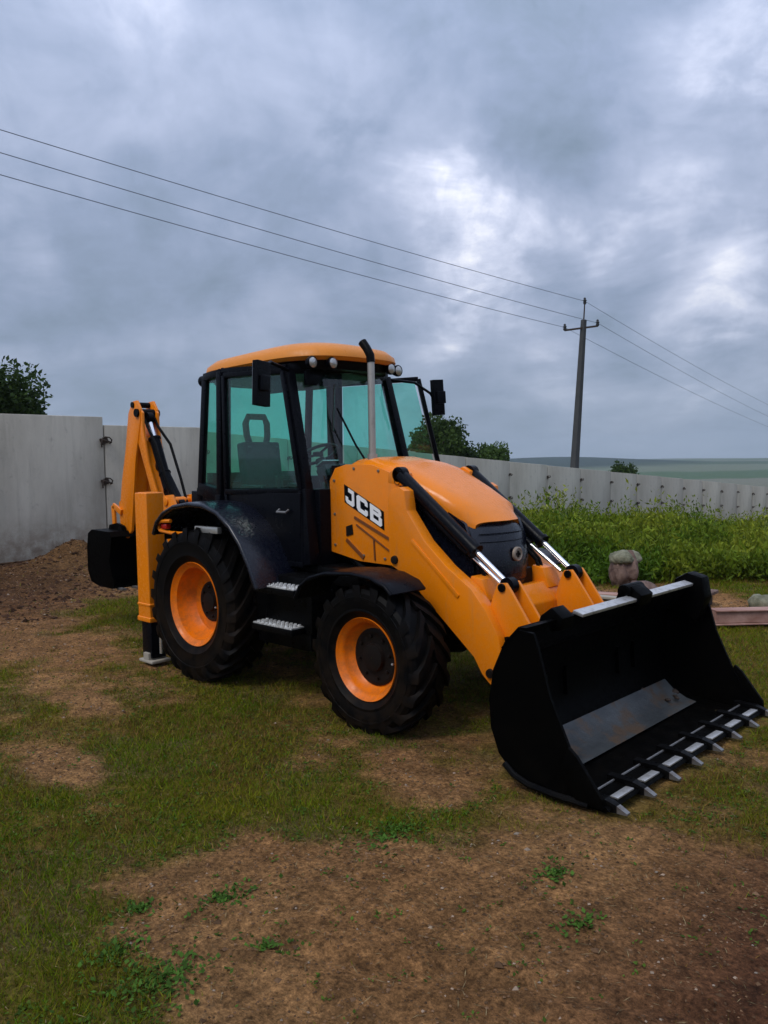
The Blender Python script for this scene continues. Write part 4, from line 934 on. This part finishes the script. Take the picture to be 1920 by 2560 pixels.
# side panels (the near one carries the lettering)
for s_ in (-1, 1):
    pts = [(1.20, 1.20), (1.20, 1.80), (1.27, 1.905), (1.40, 1.935), (1.70, 1.93), (1.93, 1.86), (2.00, 1.76), (2.05, 1.45), (2.10, 1.17), (1.95, 1.13), (1.55, 1.14)]
    mb = MB(); mb.prism(pts, s_ * .46 if s_ > 0 else -.478, s_ * .478 if s_ > 0 else -.46)
    sp_ = P('side_panel', mb, 'yellow', HOOD, bevel=.006, seg=2)
    # thin strips coloured dark: crease shade of the pressed grooves, painted on
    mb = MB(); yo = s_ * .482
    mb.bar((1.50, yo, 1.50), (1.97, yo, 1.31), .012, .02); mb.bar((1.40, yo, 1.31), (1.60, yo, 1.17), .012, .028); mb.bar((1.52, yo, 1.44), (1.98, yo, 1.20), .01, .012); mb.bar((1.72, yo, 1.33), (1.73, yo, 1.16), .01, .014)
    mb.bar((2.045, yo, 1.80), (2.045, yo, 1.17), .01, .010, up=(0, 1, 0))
    P('groove_shade_strip', mb, 'groove_shade', sp_, bevel=0)
    mb = MB(); mb.prism([(1.40, 1.34), (1.40, 1.42), (1.47, 1.44), (1.48, 1.36)], yo - .004, yo + .006)
    mb.lathe([(.028, -.006), (.028, .008), (.001, .01)], (1.985, yo, 1.80), 16); mb.lathe([(.024, -.006), (.024, .008), (.001, .01)], (1.99, yo, 1.46), 16); mb.lathe([(.020, -.006), (.020, .008), (.001, .01)], (1.98, yo, 1.18), 16)
    P('panel_cap', mb, 'hub', sp_, bevel=0)
    bt = None
    for (x_, z_) in ((1.26, 1.26), (1.26, 1.52), (1.26, 1.80), (1.50, 1.90), (1.78, 1.88), (1.60, 1.19), (1.84, 1.18)):
        if bt is None:
            mb = MB(); mb.lathe([(.012, -.003), (.012, .007), (.006, .009), (.001, .009)] if s_ > 0 else [(.012, .003), (.012, -.007), (.006, -.009), (.001, -.009)], (0, 0, 0), 8); bt = q_ = P('bolt', mb, 'steel', sp_, bevel=0)
        else: q_ = link(bt.copy(), sp_)
        q_.location = (x_, s_ * .478, z_)
# lettering: slanted block capitals on a dark plate
org = Vector((1.385, 0, 1.625)); ux = Vector((.88, 0, -.42)).normalized(); uz = Vector((-.02, 0, 1.0)).normalized()
def lt(x_, z_, y_): v = org + ux * x_ + uz * z_; return (v.x, y_, v.z)
def plate(pts, y0, y1, mb):
    n_ = len(pts); mb.add([lt(a_, b_, y0) for a_, b_ in pts] + [lt(a_, b_, y1) for a_, b_ in pts], [tuple(range(n_)), tuple(range(2 * n_ - 1, n_ - 1, -1))] + [(i, i + n_, (i + 1) % n_ + n_, (i + 1) % n_) for i in range(n_)])
Hh = .132
for s_ in (-1, 1):
    y0, y1, y2 = s_ * .479, s_ * .4825, s_ * .4865
    mb = MB(); plate([(.0, -.002), (.500, -.002), (.500, Hh + .014), (.0, Hh + .014)], y0, y1, mb); pl_ = P('logo_plate', mb, 'trim', HOOD, bevel=0)
    def strokes(polys, x0):
        for pp in polys: plate([(x0 + a_, .008 + b_) for a_, b_ in pp], y1, y2, mb)
    S = .042
    mb = MB(); strokes([[(.095, Hh), (.050, Hh), (.050, Hh - .032), (.095, Hh - .032)], [(.125, Hh), (.095, Hh), (.095, Hh - .032), (.095, .045), (.080, .034), (.068, 0), (.105, 0), (.125, .018)], [(.068, 0), (.080, .034), (.045, .034), (.045, .052), (.012, .052), (.012, .018), (.028, 0)]], .008); P('letter_j', mb, 'white', pl_, bevel=0, smooth=False)
    mb = MB(); strokes([[(0.02, 0), (.045, .034), (.045, Hh - .034), (.02, Hh), (0, Hh - .018), (0, .018)], [(.02, 0), (.12, 0), (.14, .018), (.14, .050), (.105, .050), (.105, .034), (.045, .034)], [(.02, Hh), (.045, Hh - .034), (.105, Hh - .034), (.105, Hh - .050), (.14, Hh - .050), (.14, Hh - .018), (.12, Hh)]], .165); P('letter_c', mb, 'white', pl_, bevel=0, smooth=False)
    mb = MB(); strokes([[(0, 0), (.04, .032), (.04, Hh - .030), (0, Hh)], [(0, 0), (.125, 0), (.145, .018), (.105, .032), (.04, .032)], [(0, Hh), (.04, Hh - .030), (.10, Hh - .030), (.138, Hh - .018), (.120, Hh)], [(.04, .064), (.105, .064), (.120, .078), (.105, .092), (.04, .092)], [(.105, .032), (.145, .018), (.145, .066), (.12, .078), (.105, .064)], [(.105, .092), (.12, .078), (.138, .090), (.138, Hh - .018), (.10, Hh - .030)]], .335); P('letter_b', mb, 'white', pl_, bevel=0, smooth=False)

# grille nose
mb = MB(); rows = [(1.475, .30, 2.64), (1.40, .335, 2.70), (1.22, .345, 2.745), (1.05, .33, 2.755), (.94, .24, 2.74)]; nc = 13
for zz, hw, xx in rows:
    for i in range(nc):
        u_ = i / (nc - 1) * 2 - 1; mb.v.append((xx - .11 * abs(u_) ** 2.4, u_ * hw, zz))
for k_ in range(len(rows) - 1): mb.f += [(k_ * nc + i, k_ * nc + i + 1, (k_ + 1) * nc + i + 1, (k_ + 1) * nc + i) for i in range(nc - 1)]
mb.mi = [0] * len(mb.f)
mb.prism([(1.9, 1.84), (2.04, 1.78), (2.3, 1.62), (2.55, 1.48), (2.60, 1.36), (2.63, 1.1), (2.60, .94), (2.0, .98), (1.95, 1.2)], -.36, -.33); mb.prism([(1.9, 1.84), (2.04, 1.78), (2.3, 1.62), (2.55, 1.48), (2.60, 1.36), (2.63, 1.1), (2.60, .94), (2.0, .98), (1.95, 1.2)], .33, .36)
mb.box((2.3, 0, 1.0), (.6, .60, .1))
GR = P('grille', mb, 'plastic', bevel=.0, angle=40)
for k_ in range(7):
    zz = 1.40 - k_ * .062; mb = MB(); P3 = []
    for i in range(9):
        u_ = (i / 8 * 2 - 1) * .86; hw = .34; P3.append((2.70 + (1.40 - zz) * .13 - .11 * abs(u_) ** 2.4 + .010, u_ * hw, zz))
    mb.tube(P3, .0035, 5); P('grille_bar', mb, 'trim', GR, bevel=0)
mb = MB(); mb.lathe([(.055, 0), (.055, .018), (.046, .022), (.042, .016), (.001, .016)], (2.748, .02, 1.235), 24, 'x'); bd = P('badge', mb, 'badge', GR, bevel=0)
mb = MB(); mb.box((2.766, .02, 1.235), (.008, .05, .02)); mb.box((2.766, .02, 1.235), (.008, .02, .05)); P('emblem', mb, 'hub', bd, bevel=0)

# loader arms ---------------------------------------------------------
ARM = [(2.00, 1.16), (1.99, 1.66), (2.03, 1.74), (2.11, 1.76), (2.165, 1.73), (2.185, 1.58), (2.36, 1.36), (2.57, 1.185), (2.79, 1.045), (2.92, .90), (3.02, .74), (3.055, .58), (3.03, .44), (2.955, .385), (2.88, .45), (2.81, .56), (2.69, .66), (2.36, .93), (2.14, 1.10)]
for s_ in (-1, 1):
    mb = MB(); ya, yb = s_ * .485, s_ * .60; mb.prism(ARM, min(ya, yb), max(ya, yb))
    A_ = P('loader_arm', mb, 'yellow', bevel=.010, seg=2)
    for (x_, z_) in ((2.955, .47), (2.06, 1.2)):
        mb = MB(); mb.lathe([(.001, -.016), (.030, -.014), (.034, 0), (.034, .02)] if s_ < 0 else [(.034, -.02), (.034, 0), (.030, .014), (.001, .016)], (x_, s_ * .603, z_), 16); P('pivot_pin', mb, 'hub', A_, bevel=0)
    mb = MB(); mb.bar((2.24, s_ * .603, 1.36), (2.68, s_ * .603, .98), .012, .03, up=(0, 0, 1)); P('arm_rib', mb, 'yellow', A_, bevel=.003)
# cross member between the arms
mb = MB(); mb.prism([(2.62, .70), (2.70, .99), (2.82, 1.00), (2.90, .86), (2.90, .68), (2.75, .62)], -.484, .484)
mb.prism([(2.66, .95), (2.70, 1.12), (2.80, 1.10), (2.86, .95)], -.484, -.30); mb.prism([(2.66, .95), (2.70, 1.12), (2.80, 1.10), (2.86, .95)], .30, .484)
P('arm_crossbeam', mb, 'yellow', bevel=.012)
# tilt cylinders along the arms, and lever plates
def cylinder(name, a_, b_, r0, r1, f, label=None, mat='trim'):
    a_ = Vector(a_); b_ = Vector(b_); m_ = a_.lerp(b_, f); mb = MB(); mb.tube([a_, a_ + (m_ - a_) * .02, m_ - (m_ - a_) * .04, m_], [r0 * .8, r0, r0, r0 * 1.12], 16)
    mb.tube([a_.lerp(b_, f * .97), m_], r0 * 1.22, 16)
    c_ = P(name, mb, mat, bevel=0, label=label); mb = MB(); mb.tube([m_, b_], r1, 14); P('piston_rod', mb, 'chrome', c_, bevel=0)
    
    for q in (a_, b_):
        mb = MB(); mb.tube([q + Vector((0, -.035, 0)), q + Vector((0, .035, 0))], r0 * 1.15, 14); P('cylinder_eye', mb, mat, c_, bevel=0)
    return c_
for s_ in (-1, 1):
    cylinder('tilt_cylinder', (1.99, s_ * .445, 1.85), (3.00, s_ * .43, 1.07), .052, .020, .72)
    mb = MB(); mb.tube([(2.05, s_ * .40, 1.73), (2.3, s_ * .40, 1.50), (2.62, s_ * .40, 1.27)], .034, 12); LK = P('levelling_link', mb, 'trim', bevel=0)
    mb = MB(); mb.tube([(2.62, s_ * .40, 1.27), (2.90, s_ * .40, 1.075)], .015, 12); P('piston_rod', mb, 'chrome', LK, bevel=0)
    for j, hs in enumerate((.33, .375)):
        mb = MB(); mb.tube([(1.98, s_ * hs, 1.80), (2.2, s_ * hs, 1.60), (2.5, s_ * hs, 1.36), (2.72, s_ * hs, 1.16), (2.78, s_ * hs, 1.0)], .014, 8); P('hose', mb, 'rubber', bevel=0)
    mb = MB(); mb.prism([(1.88, 1.78), (1.88, 1.86), (1.96, 1.90), (2.04, 1.86), (2.04, 1.76)], s_ * .36 if s_ > 0 else -.48, s_ * .48 if s_ > 0 else -.36); P('cylinder_mount', mb, 'yellow', bevel=.012)
    # bell crank: paired plates with the linkage pin on top
    LV = [(2.92, 1.00), (2.96, 1.09), (3.03, 1.10), (3.07, 1.05), (3.33, .68), (3.28, .58), (3.00, .58), (2.84, .74)]
    for k_, off in enumerate((.345, .49)):
        mb = MB(); ya, yb = s_ * off, s_ * (off + .028); mb.prism(LV, min(ya, yb), max(ya, yb)); P('lever_plate', mb, 'yellow', bevel=.006)
    mb = MB(); mb.tube([(3.00, s_ * .33, 1.065), (3.00, s_ * .53, 1.065)], .030, 14); P('lever_pin', mb, 'black', bevel=0); mb = MB(); mb.tube([(3.05, s_ * .33, .68), (3.05, s_ * .53, .68)], .05, 14); P('lever_pin', mb, 'black', bevel=0)
    mb = MB(); mb.bar((3.24, s_ * .432, .74), (3.50, s_ * .432, .84), .06, .07); P('bucket_link', mb, 'black', bevel=.01)

# loader bucket ---------------------------------------------------------
HB = 1.17
OUT = [(3.60, .955), (3.50, .85), (3.42, .68), (3.39, .50), (3.40, .33), (3.455, .19), (3.54, .105), (3.64, .055), (3.80, .035), (4.00, .028)]
mb = MB(); mb.sheet(OUT, -HB, HB, -.022)
SIDE = OUT + [(4.13, .028), (4.09, .10), (3.95, .30), (3.81, .60), (3.73, .88), (3.70, .95)]
for s_ in (-1, 1):
    ya, yb = s_ * HB, s_ * (HB + .022); mb.prism(SIDE, min(ya, yb), max(ya, yb))
# back ribs and lower lugs
for yy in (-.60, -.36, .36, .60): mb.prism([(3.43, .36), (3.42, .56), (3.12, .52), (2.98, .42), (3.06, .34)], yy - .014, yy + .014)
mb.prism([(3.46, .83), (3.60, .97), (3.64, .97), (3.60, .88), (3.50, .76)], -HB, HB)
BK = P('loader_bucket', mb, 'bucket', bevel=0, angle=35)
mb = MB(); mb.prism([(3.98, .026), (4.17, .030), (4.185, .040), (4.17, .056), (3.98, .060)], -HB - .03, HB + .03); P('cutting_edge', mb, 'bucket', BK, bevel=0, smooth=False)
mb = MB(); mb.add([(3.485, -1.10, .20), (3.56, -1.10, .132), (3.66, -1.10, .083), (3.76, -1.10, .066), (3.74, .98, .066), (3.66, .98, .083), (3.56, .98, .132), (3.485, .98, .20)], [(0, 7, 6, 1), (1, 6, 5, 2), (2, 5, 4, 3)]); P('lit_floor_sheet', mb, 'lit_floorsteel', BK, bevel=0)  # lighter worn-steel sheet: the sky-lit part of the floor, put into colour
# top lip strips and brackets
for y0, y1 in ((-.62, .10), (.30, 1.02)):
    mb = MB(); mb.box((3.655, (y0 + y1) / 2, .975), (.075, y1 - y0, .022), Matrix.Rotation(.25, 3, 'Y')); P('lip_strip', mb, 'bright', BK, bevel=.004)
mb = MB(); mb.prism([(3.50, .90), (3.55, 1.03), (3.64, 1.06), (3.72, 1.0), (3.70, .92)], .11, .29); mb.tube([(3.60, .08, 1.02), (3.60, .32, 1.02)], .05, 12); P('hinge_bracket', mb, 'bucket', BK, bevel=.01)
mb = MB(); mb.prism([(3.48, .86), (3.52, .98), (3.60, 1.04), (3.68, .98), (3.66, .90)], -.84, -.70); P('hinge_bracket', mb, 'bucket', BK, bevel=.01)
mb = MB(); mb.prism([(3.52, .80), (3.52, .99), (3.62, 1.05), (3.74, 1.02), (3.77, .86), (3.70, .66)], 1.06, 1.20); P('corner_block', mb, 'bucket', BK, bevel=.02)
# side cutter at the far lip corner and the long curved near skid
for sg in (-1, 1):
    mb = MB(); mb.prism([(3.89, .20), (3.945, .345), (4.00, .30), (4.155, .10), (4.16, .05), (4.0, .05)], min(sg * 1.193, sg * 1.222), max(sg * 1.193, sg * 1.222)); P('side_cutter', mb, 'bucket', BK, bevel=.004)
mb = MB(); mb.tube([(3.50, -1.20, .14), (3.57, -1.205, .088), (3.68, -1.21, .058), (3.85, -1.21, .045), (4.07, -1.21, .045)], .020, 8); P('edge_rod', mb, 'black', BK, bevel=0)
for k_ in range(14):
    a_ = RNG.normal(0, 1, 2); r_ = RNG.uniform(.010, .035); o = lump('soil_lump', M['rust'], (0, 0, 0), (r_ * 1.3, r_, r_ * .7), BK, 60 + k_, .5, sub=1); o.location = (3.52 + .07 * a_[0], .86 + .14 * a_[1] if .86 + .14 * a_[1] < 1.12 else .9, .115 + .06 * max(0, -a_[0]))
# teeth and the bright worn lip between them
nt_ = 8; ys = [-1.13 + i * 2.26 / (nt_ - 1) for i in range(nt_)]
tm = None
for i, yy in enumerate(ys):
    if tm is None:
        mb = MB(); mb.add([(-.16, -.030, -.030), (-.16, .030, -.030), (-.16, .030, .036), (-.16, -.030, .036), (.0, -.030, -.034), (.0, .030, -.034), (.0, .030, .034), (.0, -.030, .034), (.070, -.020, -.030), (.070, .020, -.030), (.070, .020, .010), (.070, -.020, .010), (.130, -.018, -.028), (.130, .018, -.028), (.130, .018, -.018), (.130, -.018, -.018)],
                          [(0, 3, 2, 1), (12, 13, 14, 15)] + [(k_ * 4 + a_, k_ * 4 + (a_ + 1) % 4, k_ * 4 + 4 + (a_ + 1) % 4, k_ * 4 + 4 + a_) for k_ in range(3) for a_ in range(4)])
        mb.mi = [0] * len(mb.f); o = build('tooth', mb, [M['black'], M['steel']], BK, bevel=0, smooth=False)
        for f_ in o.data.polygons:
            if f_.center.x > .08: f_.material_index = 1
        tm = o
    else: o = tm.copy(); link(o, BK)
    o.location = (4.135, yy, .050)
for a_, b_ in zip(ys[:-1], ys[1:]):
    mb = MB(); mb.box((4.142, (a_ + b_) / 2, .0635), (.050, (b_ - a_) * .58, .010)); P('lip_segment', mb, 'bright', BK, bevel=.002)
mb = MB(); mb.tube([(4.02, -1.12, .066), (4.02, 1.12, .066)], .007, 6); P('weld_bead', mb, 'steel', BK, bevel=0)

# rear end: frame, stabilisers, kingpost, boom, dipper, digging bucket -----
mb = MB(); mb.box((-1.18, 0, 1.26), (.12, 1.7, .14)); mb.box((-1.18, 0, .52), (.12, 1.7, .14)); mb.box((-1.16, 0, .88), (.08, .7, .6)); P('rear_frame', mb, 'black', bevel=.012)
for s_ in (-1, 1):
    yc = s_ * .99
    mb = MB(); mb.box((-.86, yc, 1.06), (.22, .19, 1.26)); mb.box((-.86, yc, 1.68), (.18, .15, .03)); mb.box((-.86, yc, .455), (.24, .21, .05)); mb.box((-.86, yc, .60), (.235, .205, .03))
    LG = P('stabiliser_leg', mb, 'yellow', bevel=.014, seg=3)
    mb = MB(); mb.box((-.86, yc, .26), (.18, .15, .38)); P('inner_leg', mb, 'trim', LG, bevel=.012)
    mb = MB(); mb.box((-.85, yc, .04), (.25, .21, .03)); mb.box((-.85, yc, .08), (.10, .20, .09)); P('foot_pad', mb, 'board', LG, bevel=.012)
    mb = MB(); mb.tube([(-.725, yc, .12), (-.725, yc, .44)], .018, 10); P('piston_rod', mb, 'chrome', LG, bevel=0)
    mb = MB(); mb.lathe([(.02, -.01), (.02, .01), (.001, .012)], (-.972, yc, .95), 10, 'x'); P('grease_nipple', mb, 'steel', LG, bevel=0)
mb = MB(); mb.box((-1.40, 0, .82), (.26, .42, .75)); mb.prism([(-1.5, .70), (-1.52, 1.12), (-1.80, 1.62), (-2.02, 1.60), (-1.98, 1.20), (-1.70, .70)], -.17, -.13); mb.prism([(-1.5, .70), (-1.52, 1.12), (-1.80, 1.62), (-2.02, 1.60), (-1.98, 1.20), (-1.70, .70)], .13, .17)
mb.tube([(-1.91, -.19, 1.54), (-1.91, .19, 1.54)], .05, 14); mb.tube([(-1.66, -.19, .95), (-1.66, .19, .95)], .05, 14)
P('kingpost', mb, 'yellow', bevel=.012)
# boom: from the kingpost back and up
BOOM = [(-1.62, .98), (-1.80, 1.20), (-2.17, 1.55), (-2.38, 2.00), (-2.47, 2.42), (-2.47, 2.58), (-2.55, 2.65), (-2.63, 2.58), (-2.60, 2.25), (-2.42, 1.85), (-2.20, 1.36), (-1.90, .95), (-1.68, .82)]
mb = MB(); mb.prism(BOOM, -.115, -.085); mb.prism(BOOM, .085, .115)
inner_b = [(-1.68, .98), (-1.86, 1.18), (-2.20, 1.53), (-2.40, 2.00), (-2.48, 2.30), (-2.55, 2.26), (-2.38, 1.85), (-2.17, 1.36), (-1.88, .97)]
mb.prism(inner_b, -.085, .085)
P('boom', mb, 'yellow', bevel=.006)
cylinder('dipper_cylinder', (-2.12, -.0, 1.66), (-2.52, 0, 2.52), .062, .03, .72)
cylinder('boom_cylinder', (-1.90, 0.0, 1.50), (-2.28, 0, 1.95), .060, .03, .8)
for yy in (-.07, .07):
    mb = MB(); mb.tube([(-1.85, yy, 1.50), (-2.02, yy * 1.4, 1.80), (-2.22, yy * 1.4, 2.2), (-2.44, yy, 2.42), (-2.52, yy, 2.54), (-2.62, yy, 2.40)], .017, 8); P('hose', mb, 'rubber', bevel=0)
# dipper: hangs from the boom head down to the bucket
DIP = [(-2.50, 2.62), (-2.58, 2.73), (-2.68, 2.72), (-2.78, 2.58), (-2.88, 2.14), (-3.00, 1.75), (-3.08, 1.35), (-3.06, 1.12), (-2.92, 1.06), (-2.80, 1.16), (-2.64, 2.05), (-2.50, 2.50)]
mb = MB(); mb.prism(DIP, -.125, -.09); mb.prism(DIP, .09, .125); inner_d = [(-2.76, 2.26), (-2.84, 2.10), (-3.01, 1.40), (-2.98, 1.20), (-2.84, 1.24), (-2.66, 2.10), (-2.64, 2.26)]; mb.prism(inner_d, -.09, .09)
P('dipper', mb, 'yellow', bevel=.006)
mb = MB(); mb.tube([(-2.56, -.15, 2.58), (-2.56, .15, 2.58)], .05, 14); P('dipper_pin', mb, 'black', bevel=0); mb = MB(); mb.tube([(-2.97, -.19, 1.17), (-2.97, .19, 1.17)], .045, 14); P('dipper_pin', mb, 'black', bevel=0); mb = MB(); mb.tube([(-2.66, -.14, 2.68), (-2.66, .14, 2.68)], .035, 14); P('dipper_pin', mb, 'black', bevel=0)
cylinder('bucket_cylinder', (-2.84, 0, 2.30), (-3.20, 0, 1.46), .05, .026, .7, mat='yellow')
for yy in (-.14, .14):
    mb = MB(); mb.bar((-3.20, yy, 1.46), (-3.00, yy, 1.38), .03, .07); mb.bar((-3.20, yy, 1.46), (-3.18, yy, 1.12), .03, .07); P('bucket_linkage', mb, 'yellow', bevel=.006)
DB = [(-2.82, 1.10), (-2.88, 1.16), (-3.32, 1.17), (-3.42, 1.12), (-3.46, .95), (-3.46, .66), (-3.38, .52), (-3.20, .48), (-2.84, .47)]
mb = MB(); mb.sheet(DB, -.36, .36, .02); side = DB + [(-2.80, .52), (-2.90, .80)]
for s_ in (-1, 1): ya, yb = s_ * .36, s_ * .38; mb.prism(side, min(ya, yb), max(ya, yb))
for yy in (-.17, .17): mb.prism([(-2.86, 1.12), (-2.90, 1.22), (-3.04, 1.25), (-3.24, 1.22), (-3.28, 1.12)], yy - .015, yy + .015)
DBK = P('digging_bucket', mb, 'bucket', bevel=0, angle=35)
for i in range(4):
    mb = MB(); mb.box((-2.79, -.29 + i * .193, .465), (.14, .06, .03)); P('tooth', mb, 'steel', DBK, bevel=.006)

# ------------------------------------------------------------------ haze
HAZE = True
if HAZE:
    hm = bpy.data.materials.new('haze_air'); hm.use_nodes = True; t = hm.node_tree; t.nodes.clear()
    ho = t.nodes.new('ShaderNodeOutputMaterial'); pv = t.nodes.new('ShaderNodeVolumePrincipled'); pv.inputs['Color'].default_value = (.78, .88, .95, 1); pv.inputs['Density'].default_value = .00022
    pv.inputs['Anisotropy'].default_value = .2; t.links.new(pv.outputs[0], ho.inputs['Volume'])
    mb = MB(); mb.box((0, 0, 25), (8000, 8000, 170)); hzo = build('haze', mb, hm, None, smooth=False); tag(hzo, kind='stuff')
